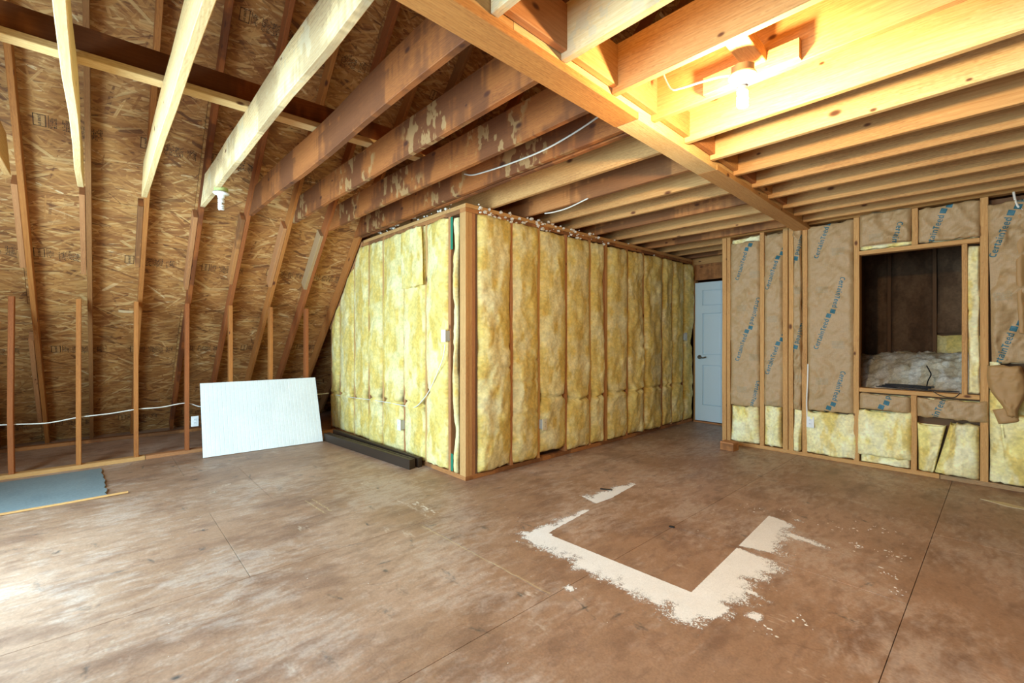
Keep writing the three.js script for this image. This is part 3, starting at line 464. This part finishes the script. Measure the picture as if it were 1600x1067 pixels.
// lemon batts low on the right wall, kraft faced batts above (facing +z)
{
  const G = 'low yellow batts of the right wall', lo = (x0, x1, y1, label, o = {}) => batt(label, G, LEMON, { w: x1 - x0 - 0.006, h: y1 + 0.03 - (o.y0 ?? 0.04), t: 0.05, seed: Math.round(200 - x0 * 91), back: 0.05, lump: 1.7, ragged: 0.03, edge: 0.014, ny: 22, ...o }, [(x0 + x1) / 2, o.y0 ?? 0.04, RZ - 0.012]);
  lo(-2.235, -1.915, 0.46, 'low yellow batt nearest the passage, under the first paper facing');
  lo(-1.862, -1.678, 0.50, 'low yellow batt between two studs, second from the passage');
  lo(-1.566, -1.49, 0.50, 'narrow low yellow batt left of the white outlet');
  lo(-1.438, -1.03, 0.48, 'wide low yellow batt right of the white outlet', { w: 0.44 });
  lo(-0.985, -0.60, 0.55, 'low yellow batt under the left half of the opening', { y0: 0.11, w: 0.41 });
  lo(-0.97, -0.60, 0.16, 'crushed greenish scrap of insulation below a yellow batt', { y0: 0.041, lump: 2, t: 0.03 });
  const s1 = lo(-0.55, -0.40, 0.50, 'small yellow batt left of the diagonal gap under the opening', { hf: (x) => 0.46 }); 
  const s2 = lo(-0.42, -0.145, 0.50, 'larger yellow batt right of the diagonal gap under the opening');
  for (const [m, f] of [[s1, (x, y) => x > 0 ? x * (0.5 + 1.1 * y / 0.46) : x], [s2, (x, y) => x < 0 ? x * (1.12 - 0.75 * y / 0.46) : x]]) { const p = m.geometry.attributes.position; for (let i = 0; i < p.count; i++) p.setX(i, f(p.getX(i), p.getY(i))); m.geometry.computeVertexNormals(); }
  lo(-0.09, 0.34, 1.05, 'tall yellow batt right of the last bare stud', { ny: 40, hf: (x) => x < -0.14 ? 1.06 : 0.60 });
  batt('yellow batt strip beside the right edge of the opening', null, LEMON, { w: 0.076, h: 1.30, t: 0.03, seed: 411, back: 0.05, lump: 1.5, nx: 8, creases: [{ y: 0.72, d: 0.03, n: 0 }] }, [-0.182, 0.79, RZ - 0.03]);

  function faced(label, x0, x1, y0, y1, o = {}) {
    const w = x1 - x0, h = y1 - y0, g = thing('faced_insulation_batt', label, 'insulation', 'paper faced batts of the right wall', [(x0 + x1) / 2, y0, RZ + (o.z ?? -0.01)]);
    const geo = battGeo({ w: w, h, t: o.t ?? 0.022, seed: Math.round(600 - x0 * 77 + y0 * 13), back: 0.004, lump: o.lump ?? 0.55, edge: o.edge ?? 0.006, flat: 1, ragged: 0.015, nx: Math.max(10, Math.round(w / 0.018)), ny: Math.max(10, Math.round(h / 0.02)), creases: o.creases || [] });
    const p = geo.attributes.position, uv = geo.attributes.uv, s = (o.seed ?? 1) * 5.3, n = o.wr ?? 1;
    for (let i = 0; i < p.count; i++) { const x = p.getX(i), y = p.getY(i); if (p.getZ(i) > -0.003) { const a = Math.abs(fbm(x * 3 + s, y * 5 + x * 4, 3) - 0.5), b = Math.abs(fbm(x * 11 + y * 6 + s, y * 14 - x * 9, 2) - 0.5); p.setZ(i, p.getZ(i) + n * (0.020 * Math.exp(-a * 30) + 0.009 * Math.exp(-b * 20) + 0.007 * Math.exp(-Math.abs(noise(x * 2.5 + s, y * 13 + x * 5) - 0.5) * 26))); } uv.setXY(i, (x + w / 2 + (o.u ?? 0)) / 0.6, (y + y0 - (o.v ?? 1.16)) / 0.965); }
    geo.computeVertexNormals(); part(g, 'paper_facing', geo, KRAFT);
    const fb = part(g, 'fiberglass', battGeo({ w: w - 0.008, h: h + (o.fluff ?? 0.0), t: 0.006, seed: 650 - Math.round(x0 * 50), back: 0.05, nx: 10, ragged: 0.02 }), LEMON, [0, o.fy ?? 0, -0.026]);
    return g;
  }
  faced('paper faced batt nearest the passage with a fluffy top edge', -2.238, -1.915, 0.47, 2.42, { u: 0.0, v: 1.0, fluff: 0.06, seed: 2 });
  faced('paper faced batt between the second and the double stud', -1.862, -1.676, 0.50, 2.47, { u: 0.05, v: 0.86, seed: 3, lump: 0.9 });
  faced('narrow paper faced batt right of the double stud', -1.568, -1.489, 0.49, 2.48, { u: 0.20, v: 0.78, seed: 4, lump: 0.9, wr: 1.4 });
  faced('widest paper faced batt with blue lettering beside the opening', -1.434, -1.034, 0.50, 2.485, { u: 0, v: 1.155, seed: 5 });
  faced('square paper faced piece above the left half of the opening', -0.984, -0.592, 2.155, 2.485, { u: 0.0, v: 1.6, seed: 6, lump: 1.2, wr: 2.0, fy: -0.0 }).children[0].position.y = 0.035;
  faced('lettered paper faced piece above the right half of the opening', -0.543, -0.146, 2.158, 2.49, { u: 0.02, v: 2.07, seed: 7, wr: 1.4 });
  faced('paper strip with blue squares below the left half of the opening', -0.982, -0.60, 0.565, 0.735, { u: 0.02, v: 0.25, seed: 8 });
  faced('pale creased paper strip below the right half of the opening', -0.548, -0.10, 0.545, 0.735, { u: 0.0, v: 0.42, seed: 9, wr: 1.8, z: 0.002 });
  const r = faced('leaning paper faced batt beyond the last bare stud', -0.075, 0.32, 1.06, 2.43, { u: 0.06, v: 1.0, seed: 10, wr: 2.2, lump: 1.4, z: 0.0 }); r.rotation.z = 0.015;
  const fl = thing('torn_paper_flap', 'torn brown paper flap folded down at the far right', 'paper', null, [0.02, 0.62, RZ + 0.055]);
  const fg = battGeo({ w: 0.22, h: 0.44, t: 0.05, seed: 5551, back: 0.006, lump: 1.0, nx: 14, ny: 26, hf: (x) => 0.44 }); { const p = fg.attributes.position; for (let i = 0; i < p.count; i++) { const y = p.getY(i) / 0.44, s = 0.30 + 0.72 * sstep(0.05, 0.62, y) - 0.15 * sstep(0.7, 1.0, y); p.setX(i, p.getX(i) * s + 0.05 * (0.5 - y)); p.setZ(i, p.getZ(i) + (p.getZ(i) > 0 ? 0.02 * Math.exp(-Math.abs(fbm(p.getX(i) * 9, y * 5, 3) - 0.5) * 25) : 0)); } fg.computeVertexNormals(); }
  part(fl, 'paper_fold', fg, KRAFT_PLAIN); part(fl, 'paper_corner', battGeo({ w: 0.13, h: 0.14, t: 0.03, seed: 5552, back: 0.006, nx: 10, ny: 10 }), KRAFT_PLAIN, [0.01, -0.05, 0.0], [0, 0, 0.3]);
  const side = thing('curled_paper_edge', 'curled paper edge and tape at the top right stud', 'paper', null, [0.10, 1.3, RZ + 0.02]);
  part(side, 'paper_curl', battGeo({ w: 0.05, h: 1.05, t: 0.02, seed: 5553, back: 0.004, nx: 8, edge: 0.03, ragged: 0.03 }), KRAFT_PLAIN, [0, 0, 0.02], [0, -0.5, 0.03]);
}
// loose white fluff along the top of the partition
function fluffGeo(n, at, seed, s0, s1) { const r = rng(seed), gs = []; for (let i = 0; i < n; i++) { const s = s0 + r() * (s1 - s0), g = new THREE.IcosahedronGeometry(s, 1), p = g.attributes.position, o = r() * 50; for (let k = 0; k < p.count; k++) { const x = p.getX(k), y = p.getY(k), z = p.getZ(k), q = 0.6 + 0.9 * noise(x / s * 2.1 + o, y / s * 2.1 + z / s * 1.7); p.setXYZ(k, x * q, y * q * 0.75, z * q); } const [X, Y, Z] = at(r, i); g.rotateY(r() * 6); g.translate(X, Y, Z); g.computeVertexNormals(); gs.push(g); } return mergeGeometries(gs); }
const FLUFF = new THREE.MeshStandardMaterial({ color: '#e6e0d0', roughness: 1 });
{
  const m = new THREE.Mesh(fluffGeo(110, (r) => { const a = r(); return a < 0.82 ? [BX + 0.0 + r() * 0.02, 2.40 + r() * 0.10, -2.55 - r() * r() * 3.4] : [BX - 0.2 - r() * 1.6, 2.485 + r() * 0.04, BZ + 0.01 - r() * 0.04]; }, 8, 0.004, 0.019), FLUFF);
  m.name = 'loose_fluff'; tag(m, 'loose white fluff caught along the partition top plates', 'insulation', null, 'stuff'); scene.add(m);
  // heap of blown insulation behind the opening
  const W_ = 2.6, D_ = 1.35, NX = 120, NZ = 60, pos = [], uv = [], idx = [];
  for (let j = 0; j <= NZ; j++) for (let i = 0; i <= NX; i++) { const x = i / NX * W_, z = -j / NZ * D_, d = j / NZ; const prof = 0.66 + 0.42 * sstep(0.0, 0.75, d) * (0.72 + 0.5 * noise(x * 2.2 + 3, 1.5)) ; const y = prof + 0.07 * (fbm(x * 7, z * 7 + 9, 4) - 0.5) + 0.09 * Math.abs(fbm(x * 16, z * 16 + 4, 3) - 0.5); pos.push(x + 0.02 * noise(x * 20, z * 20), y, z); uv.push(x * 1.6, z * 1.6); }
  for (let j = 0; j < NZ; j++) for (let i = 0; i < NX; i++) { const k = j * (NX + 1) + i; idx.push(k, k + 1, k + NX + 2, k, k + NX + 2, k + NX + 1); }
  const base = pos.length / 3; for (let i = 0; i <= NX; i++) { pos.push(i / NX * W_, 0.01, 0); uv.push(i / NX, 0); } for (let i = 0; i < NX; i++) idx.push(i, base + i, i + 1, i + 1, base + i, base + i + 1);
  const hm = new THREE.Mesh(meshFrom(pos, uv, idx), bm(battTex(9, [236, 230, 212], [220, 208, 180], [190, 172, 136], [246, 246, 240])));
  hm.name = 'blown_insulation'; hm.position.set(-1.18, 0, -5.79); tag(hm, 'heap of loose grey white insulation behind the framed opening', 'insulation', null, 'stuff'); scene.add(hm);
}

// ---------------------------------------------------------------- lamps
function lamp(name, label, pos, boxCol, lit) {
  const g = thing(name, label, 'lamp', null, pos);
  part(g, 'junction_box', new THREE.CylinderGeometry(0.05, 0.05, 0.035, 8), new THREE.MeshStandardMaterial({ color: boxCol, roughness: 0.5, metalness: lit ? 0.3 : 0 }), [0, 0.045, 0]);
  part(g, 'lampholder', new THREE.LatheGeometry([[0.0, 0.028], [0.056, 0.028], [0.058, 0.018], [0.05, 0.010], [0.028, 0.002], [0.024, -0.02], [0.0, -0.02]].map(p => new THREE.Vector2(...p)).reverse(), 28), WHITE);
  const b = new THREE.Group(); b.name = 'bulb'; g.add(b);
  part(b, 'bulb_base', new THREE.LatheGeometry([[0, -0.058], [0.02, -0.058], [0.024, -0.052], [0.024, -0.034], [0.016, -0.021], [0, -0.021]].map(p => new THREE.Vector2(...p)), 20), WHITE);
  const spiral = []; for (let i = 0; i <= 60; i++) { const t = i / 60, a = t * Math.PI * 2 * 3.2; spiral.push([0.017 * Math.cos(a), -0.064 - t * 0.05, 0.017 * Math.sin(a)]); }
  part(b, 'bulb_coil', tube(spiral, 0.0075, 7, 120), lit ? new THREE.MeshStandardMaterial({ color: '#fff4dc', emissive: '#ffd596', emissiveIntensity: 26 }) : new THREE.MeshStandardMaterial({ color: '#f2f4f4', roughness: 0.3 }));
  return g;
}
lamp('ceiling_lamp', 'lit spiral bulb in a white lampholder on blocks between joists', [BULB.x, BULB.y + 0.09, BULB.z], '#8c7a5e', true);
lamp('ceiling_lamp', 'unlit white spiral bulb under a pale green box on a joist', [-4.30, 2.435, -0.735], '#aebc72', false);
const pl = new THREE.PointLight(new THREE.Color(1.0, 0.71, 0.37), BULB_POWER); pl.name = 'bulb_light'; pl.position.copy(BULB); pl.shadow.radius = 1.6; scene.add(pl);
pl.position.y -= 0.03;

// ---------------------------------------------------------------- outlets and switches
function outlet(name, label, pos, ry, kind, boxBack = true, col) {
  const g = thing(name, label, kind === 'switch' ? 'switch' : 'outlet', null, pos, ry), m = col ? new THREE.MeshStandardMaterial({ color: col, roughness: 0.5 }) : WHITE;
  part(g, 'face_plate', rbox(0.07, 0.115, 0.007, 0.003), m, [0, 0, 0.0035]);
  if (boxBack) part(g, 'back_box', rbox(0.055, 0.095, 0.05, 0.004), new THREE.MeshStandardMaterial({ color: '#b9bcb8', roughness: 0.5 }), [0, 0, -0.026]);
  if (kind === 'outlet') for (const y of [0.02, -0.02]) { const s = part(g, 'socket', rbox(0.034, 0.028, 0.004, 0.002), m, [0, y, 0.008]); for (const x of [-0.006, 0.006]) part(s, 'slot', new THREE.BoxGeometry(0.0025, 0.009, 0.001), BLACK, [x, 0.003, 0.0021]); }
  if (kind === 'switch') part(g, 'rocker', rbox(0.03, 0.06, 0.005, 0.002), m, [0, 0, 0.008], [0.06, 0, 0]);
  return g;
}
outlet('wall_outlet', 'white outlet on a knee wall stud beside the leaning panel', [-6.09, 0.353, -0.79], Math.PI / 2, 'outlet');
outlet('wall_outlet', 'white outlet plate low among the pale batts above the timbers', [-4.36, 0.352, BZ + 0.05], 0.0, 'outlet');
outlet('wall_switch', 'white switch plate at shoulder height beside the corner post', [-3.52, 1.30, BZ + 0.05], 0.0, 'switch');
outlet('wall_outlet', 'cream outlet low in the golden partition wall', [BX + 0.05, 0.39, -3.385], Math.PI / 2, 'outlet', true, '#e4d8b4');
outlet('wall_switch', 'grey switch box on the passage stud near the door', [BX + 0.05, 1.30, -6.43], Math.PI / 2, 'switch', true, '#c8c8c0');
outlet('wall_outlet', 'white outlet hanging by its conduit on the right wall', [-1.395, 0.385, RZ + 0.055], 0.0, 'outlet');

// ---------------------------------------------------------------- cables
function cable(name, label, pts, r = 0.005, mat = CABLE, group) { const m = new THREE.Mesh(tube(pts, r, 6), mat); m.name = numbered(name); tag(m, label, 'cable', group); scene.add(m); return m; }
cable('electric_cable', 'long white cable sagging through the knee wall studs', [[-6.15, 0.54, 1.3], [-6.15, 0.50, 0.80], [-6.15, 0.487, 0.587], [-6.15, 0.472, 0.36], [-6.15, 0.50, 0.143], [-6.15, 0.512, -0.1], [-6.15, 0.532, -0.29], [-6.15, 0.533, -0.5], [-6.15, 0.555, -0.725], [-6.15, 0.50, -0.86], [-6.17, 0.50, -1.2], [-6.17, 0.53, -2.0], [-6.28, 0.52, -2.33], [-6.42, 0.51, -2.36]], 0.006);
cable('electric_cable', 'white cable pressed across the pale batts to the wall switch', [[-6.3, 0.50, BZ + 0.02], [-5.8, 0.515, BZ + 0.026], [-5.4, 0.53, BZ + 0.026], [-5.09, 0.545, BZ + 0.03], [-4.62, 0.56, BZ + 0.033], [-4.25, 0.565, BZ + 0.035], [-4.06, 0.575, BZ + 0.037], [-3.88, 0.68, BZ + 0.042], [-3.77, 0.77, BZ + 0.048], [-3.62, 0.95, BZ + 0.056], [-3.52, 1.10, BZ + 0.056], [-3.505, 1.22, BZ + 0.045]], 0.005);
cable('electric_cable', 'white cable looping along the doubled joist above the partition', [[-3.06, 2.655, -2.262], [-2.95, 2.615, -2.256], [-2.754, 2.592, -2.254], [-2.455, 2.574, -2.254], [-2.131, 2.57, -2.254], [-1.85, 2.60, -2.254], [-1.60, 2.65, -2.256]], 0.006);
cable('electric_cable', 'short loose white cable under the far left joists', [[-2.98, 2.475, -3.16], [-2.88, 2.462, -3.15], [-2.7, 2.462, -3.15], [-2.44, 2.49, -3.13]], 0.006);
cable('electric_cable', 'white cable curving down to the lit ceiling lamp', [[-1.235, 2.74, -2.2], [-1.20, 2.63, -2.195], [-1.16, 2.565, -2.19], [-1.11, 2.55, -2.185], [-1.0, 2.53, -2.17], [-0.9, 2.505, -2.15], [-0.83, 2.475, -2.13]], 0.0055);
cable('electric_cable', 'white conduit rising from the hanging outlet', [[-1.43, 0.44, RZ + 0.035], [-1.435, 0.60, RZ + 0.03], [-1.428, 0.80, RZ + 0.025], [-1.425, 1.0, RZ + 0.02]], 0.008);
cable('electric_cable', 'white cable end dangling under the top plate at far right', [[0.052, 2.495, RZ + 0.02], [0.06, 2.43, RZ + 0.03], [0.075, 2.37, RZ + 0.035], [0.10, 2.33, RZ + 0.03]], 0.009);
cable('black_wire', 'black wire lying along the sill of the opening', [[-0.86, 0.802, RZ - 0.04], [-0.75, 0.80, RZ - 0.02], [-0.6, 0.795, RZ - 0.01], [-0.45, 0.795, RZ - 0.02], [-0.27, 0.80, RZ - 0.01]], 0.005, BLACK, 'black wires on the sill');
cable('black_wire', 'black wire looped down over the edge of the sill', [[-0.44, 0.79, RZ + 0.006], [-0.40, 0.762, RZ + 0.014], [-0.35, 0.748, RZ + 0.016], [-0.30, 0.752, RZ + 0.014], [-0.265, 0.79, RZ + 0.006]], 0.0035, BLACK, 'black wires on the sill');
cable('black_wire', 'bent black wire standing in the loose heap', [[-0.53, 1.0, -6.16], [-0.505, 0.955, -6.10], [-0.49, 0.92, -6.06], [-0.505, 0.86, -5.98], [-0.51, 0.80, -5.92]], 0.005, BLACK);
{ const b = thing('cable_bundle', 'bundle of dark flat cables on the sill', 'cable', null, [-0.70, 0.80, RZ - 0.07]); for (let i = 0; i < 3; i++) part(b, 'flat_cable', tube([[-0.14 + i * 0.02, 0.004 + i * 0.009, 0.02 - i * 0.03], [0, 0.006 + i * 0.01, 0.01 - i * 0.03], [0.22 + i * 0.02, 0.004 + i * 0.009, 0.03 - i * 0.03]], 0.006, 6), BLACK); }

// ---------------------------------------------------------------- leaning beadboard panel
{
  const L = 1.225, H = 0.83, T = 0.009, s = new THREE.Shape(), n = 30, pitch = L / n;
  s.moveTo(-L / 2, 0); s.lineTo(L / 2, 0); for (let i = n; i >= 0; i--) { const x = -L / 2 + i * pitch; if (i < n && i >= 0) { s.lineTo(x + 0.004, T); s.lineTo(x + 0.002, T - 0.0022); } if (i > 0) { s.lineTo(x - 0.0, T - 0.0022); s.lineTo(x - 0.003, T); } else s.lineTo(-L / 2, T); }
  const geo = new THREE.ExtrudeGeometry(s, { depth: H, bevelEnabled: false }); geo.rotateX(-Math.PI / 2);  // depth runs up, profile faces -z
  geo.rotateY(Math.PI);                                                       // grooves towards +z
  const t = dataTex(256, 256, (u, v) => { const d = fbm(u * 5, v * 4, 4, 5, 4), e = noise(u * 90, v * 90, 90, 90), q = mix3([236, 241, 240], [231, 236, 235], sstep(0.45, 0.75, d)); const k = 0.985 + 0.03 * e; return [q[0] * k, q[1] * k, q[2] * k]; });
  const g = thing('beadboard_panel', 'white beadboard panel leaning on the knee wall studs', 'panel', null, [-5.725, 0.003, -1.43], 0);
  part(g, 'panel_sheet', geo, new THREE.MeshStandardMaterial({ map: t, roughness: 0.5 }));
  const z = new THREE.Vector3(-0.066, 0, 1.21).normalize(), y = new THREE.Vector3(-0.325, 0.775, 0).normalize(), x = z.clone().negate(); const Z = new THREE.Vector3().crossVectors(x, y).normalize(), Y = new THREE.Vector3().crossVectors(Z, x);
  g.quaternion.setFromRotationMatrix(new THREE.Matrix4().makeBasis(x, Y, Z));
}
// ---------------------------------------------------------------- dark timbers along the front partition
{
  const dk = new THREE.MeshStandardMaterial({ map: W.grey, color: '#4e4746', roughness: 0.55, bumpMap: W.grey, bumpScale: 0.001 });
  const make = (label, A, B, n, h) => { const d = new THREE.Vector3(B[0] - A[0], 0, B[2] - A[2]), L = d.length(), g = thing('dark_timber', label, 'timber', 'dark stained timbers', A, Math.atan2(-d.z, d.x)); for (let i = 0; i < n; i++) part(g, 'plank', lumber(L - i * 0.006, h - (i % 2) * 0.003, 0.024, 800 + i + n, { n: 3, wav: 0.001 }), dk, [0, 0, -i * 0.0252]); };
  make('front bundle of dark stained planks on the floor by the pale batts', [-5.72, 0, -2.075], [-3.90, 0, -2.235], 3, 0.096);
  make('back bundle of dark stained planks against the pale batts', [-5.85, 0, -2.24], [-3.905, 0, -2.335], 2, 0.098);
}
// ---------------------------------------------------------------- grey board on the floor at the left
{
  const g = thing('grey_board', 'flat blue grey board lying by the knee wall plate', 'board', null, [-5.42, 0.0, 0.85]);
  const s = new THREE.Shape(), r = rng(19); s.moveTo(-0.52, 0.9); s.lineTo(0.52, 0.85); s.lineTo(0.515, -0.90); for (let i = 1; i <= 16; i++) s.lineTo(0.515 - i / 16 * 1.0, -0.90 + (r() - 0.5) * 0.022 + i * 0.002); s.lineTo(-0.52, -0.86);
  const geo = new THREE.ExtrudeGeometry(s, { depth: 0.012, bevelEnabled: false }); geo.rotateX(Math.PI / 2); geo.translate(0, 0.0155, 0);
  part(g, 'board_sheet', geo, new THREE.MeshStandardMaterial({ map: dataTex(256, 256, (u, v) => { const d = fbm(u * 4, v * 6, 4, 4, 6), k = 0.95 + noise(u * 120, v * 120, 120, 120) * 0.1; return [mix(112, 130, d) * k, mix(128, 144, d) * k, mix(132, 146, d) * k]; }), roughness: 0.6 }));
  part(g, 'edge_strip', lumber(1.95, 0.014, 0.022, 66, { n: 5, wav: 0.002 }), wood('tan'), [0.535, 0.003, 0.92], [0, Math.PI / 2, 0]);
}
// ---------------------------------------------------------------- wood offcut by the end post
{
  const g = thing('wood_block', 'small sawn wood block on the floor by the end post', 'wood block', null, [-2.13, 0, -5.33], -0.06);
  const b = part(g, 'offcut', lumber(0.15, 0.075, 0.13, 401, { n: 1 }), wood('brown'), [-0.075, 0, 0]); part(g, 'offcut_top', lumber(0.148, 0.018, 0.128, 402, { n: 1 }), wood('red'), [-0.074, 0.0755, 0]);
}
// ---------------------------------------------------------------- sheet metal strip above the joists
{
  const g = thing('metal_strip', 'blue grey folded metal strip lying above the left joists', 'metal strip', null, [-2.87, 2.74, -2.12]);
  const mm = new THREE.MeshStandardMaterial({ color: '#8fa0ac', metalness: 0.6, roughness: 0.45 });
  part(g, 'strip_web', rbox(0.06, 0.004, 0.36, 0.001), mm, [0, 0.10, 0], [0.75, 0.3, 0]); part(g, 'strip_flange', rbox(0.004, 0.05, 0.36, 0.001), BLACK, [-0.045, 0.09, 0], [0.75, 0.3, 0]);
}
// ---------------------------------------------------------------- plaster dust outlining a rectangle, paper scrap, flecks
const DX0 = -2.45, DZ0 = -3.75, DSX = 1.9, DSZ = 2.05;
const DUST_T = dataTex(1024, 1024, (u, v) => {
  const x = DX0 + u * DSX, z = DZ0 + v * DSZ;
  const A = [-2.05, -2.68], B = [-1.985, -2.165], C = [-1.065, -2.20], D = [-1.10, -2.81], E = [-1.11, -2.96], F = [-1.145, -3.52];
  let val = -1;
  const inside = (X, Z) => { const w = (noise(X * 40, Z * 40) - 0.5) * 0.008; return X > -2.02 + w + (-2.165 - Z) * -0.12 * (X < -1.6 ? 1 : 0) && X < -1.075 + w + (Z + 2.2) * 0.055 && Z < -2.18 - (X + 2) * 0.035 + w && Z > -3.6; };
  const band = (p, q, side, w0, w1, e0 = 0.02, e1 = 0.02) => {                // a strip from p to q, sharp on its inner edge, ragged on the other
    const dx = q[0] - p[0], dz = q[1] - p[1], L = Math.hypot(dx, dz), t = ((x - p[0]) * dx + (z - p[1]) * dz) / (L * L), n = ((x - p[0]) * dz - (z - p[1]) * dx) / L * side;
    if (n < 0 || t < -e0 / L - 0.2 || t > 1 + e1 / L + 0.2) return; const over = Math.max(0, -t * L - e0, (t - 1) * L - e1); const w = mix(w0, w1, clamp(t));
    val = Math.max(val, 1 - n / w - over / 0.05);
  };
  band(A, B, -1, 0.08, 0.20, 0, 0.14); band(B, C, -1, 0.25, 0.32, 0.11, 0.16); band(C, D, -1, 0.26, 0.34, 0.12, 0.03); band(E, F, -1, 0.30, 0.24, 0.02, 0.0); band([-2.13, -2.87], [-2.10, -3.46], 1, 0.22, 0.17, 0.0, 0.0);
  const blob = (cx, cz, rx, rz, a, s = 1) => { const c = Math.cos(a), q = Math.sin(a), X = (x - cx) * c + (z - cz) * q, Z = -(x - cx) * q + (z - cz) * c; val = Math.max(val, s * (1 - Math.hypot(X / rx, Z / rz))); };
  blob(-1.02, -2.03, 0.16, 0.13, 0, 0.8); blob(-0.88, -3.30, 0.24, 0.06, 0.25, 0.7); blob(-0.93, -2.72, 0.16, 0.07, 0.1, 0.8); blob(-0.78, -2.22, 0.06, 0.05, 0, 0.75); blob(-1.50, -1.78, 0.05, 0.05, 0, 0.7); blob(-1.28, -1.62, 0.035, 0.09, 0.6, 0.55); blob(-2.12, -2.06, 0.08, 0.06, 0, 0.7); blob(-0.86, -2.42, 0.09, 0.04, 0.3, 0.6); blob(-0.98, -3.62, 0.06, 0.05, 0.3, 0.55); blob(-1.25, -3.66, 0.10, 0.03, 0, 0.5);
  const n1 = fbm(x * 13 + 3, z * 13, 4), n2 = noise(x * 260, z * 260) * 0.5 + fbm(x * 70, z * 70, 3) * 0.5, e = val * 1.25 + (n1 - 0.5) * 0.9;
  const a = val <= -0.35 ? 0 : Math.max(sstep(0.48, 0.86, e + (n2 - 0.5) * 0.7) , sstep(0.0, 0.16, e * 0.62 + 0.16 - n2 * 0.72));
  const k = 0.94 + noise(x * 300, z * 300) * 0.08, w = mix3([236, 234, 228], [246, 246, 243], fbm(x * 9, z * 9, 3)); return [w[0] * k, w[1] * k, w[2] * k, a * 255 * sstep(-0.35, -0.1, val) * (inside(x, z) ? 0 : 1)];
});
{
  const g = new THREE.PlaneGeometry(DSX, DSZ, 8, 8); g.rotateX(-Math.PI / 2); const p = g.attributes.position, uv = g.attributes.uv; for (let i = 0; i < p.count; i++) uv.setXY(i, p.getX(i) / DSX + 0.5, p.getZ(i) / DSZ + 0.5);
  const m = new THREE.Mesh(g, new THREE.MeshStandardMaterial({ map: DUST_T, transparent: true, roughness: 1 })); m.name = 'plaster_dust'; m.position.set(DX0 + DSX / 2, 0.0012, DZ0 + DSZ / 2); tag(m, 'white plaster dust outlining a rectangle on the brown floor', 'dust', null, 'stuff'); scene.add(m);
  // flecks: little flat chips of plaster and wood
  const r = rng(404), pos = [], uv2 = [], idx = [];
  const chip = (x, z, s) => { const n = 5 + Math.floor(r() * 3), b = pos.length / 3, a0 = r() * 6, st = 0.4 + r() * 0.6, hh = 0.0008 + r() * 0.0016; pos.push(x, hh + 0.001, z); uv2.push(0, 0); for (let i = 0; i < n; i++) { const a = i / n * 6.283, q = s * (0.5 + r() * 0.5), X = Math.cos(a) * q, Z = Math.sin(a) * q * st; pos.push(x + X * Math.cos(a0) - Z * Math.sin(a0), 0.0004, z + X * Math.sin(a0) + Z * Math.cos(a0)); uv2.push(0, 0); } for (let i = 0; i < n; i++) idx.push(b, b + 1 + (i + 1) % n, b + 1 + i); };
  for (const [x, z, sp, n] of [[-0.45, -3.45, 0.10, 16], [-0.42, -3.16, 0.06, 14], [-0.62, -3.42, 0.09, 14], [-0.36, -2.98, 0.07, 9], [-0.62, -2.35, 0.07, 10], [-0.70, -2.15, 0.05, 8], [-0.75, -3.7, 0.12, 16], [-1.1, -3.75, 0.10, 12], [-1.3, -3.6, 0.12, 9], [-0.55, -3.85, 0.10, 10]]) for (let i = 0; i < n; i++) chip(x + (r() + r() - 1) * sp, z + (r() + r() - 1) * sp, 0.003 + r() * r() * 0.014);
  for (let i = 0; i < 130; i++) { const x = -4.8 + r() * 4.8, z = -4.2 + r() * 4; if (x < BX + 0.1 && z < BZ + 0.5) continue; chip(x, z, 0.002 + r() * r() * 0.006); }
  const fm = new THREE.Mesh(meshFrom(pos, uv2, idx, true), new THREE.MeshStandardMaterial({ color: '#e2dccf', roughness: 1 })); fm.name = 'plaster_flecks'; tag(fm, 'scattered small white flecks on the brown floor', 'debris', null, 'stuff'); scene.add(fm);
  const sc = thing('paper_scrap', 'pale paper strip on the floor by the right wall', 'paper', null, [0.0, 0, -5.11]);
  const s = new THREE.Shape(); s.moveTo(-0.13, 0.055); s.lineTo(0.02, -0.03); s.lineTo(0.30, -0.02); s.lineTo(0.30, 0.05); s.lineTo(0.06, 0.045); s.lineTo(0.0, 0.075); const sg = new THREE.ExtrudeGeometry(s, { depth: 0.003, bevelEnabled: false }); sg.rotateX(-Math.PI / 2); sg.translate(0, 0.001, 0);
  part(sc, 'paper_sheet', sg, new THREE.MeshStandardMaterial({ color: '#dccba0', roughness: 0.7 }));
  const db = thing('dark_chip', 'thin black chip lying beside the white dust', 'debris', null, [-2.27, 0, -3.16], 0.5); part(db, 'chip', lumber(0.10, 0.006, 0.022, 71, { n: 2 }), BLACK, [-0.05, 0, 0]);
  const db2 = thing('dark_chip', 'small black chip inside the dust rectangle', 'debris', null, [-1.52, 0, -2.86], 0.2); part(db2, 'chip', lumber(0.035, 0.006, 0.02, 72, { n: 2 }), BLACK, [-0.017, 0, 0]);
}
scene.traverse(o => { if (o.isMesh) { o.castShadow = true; o.receiveShadow = true; } if (o.isLight) o.castShadow = !o.isRectAreaLight; });
renderer.render(scene, camera);
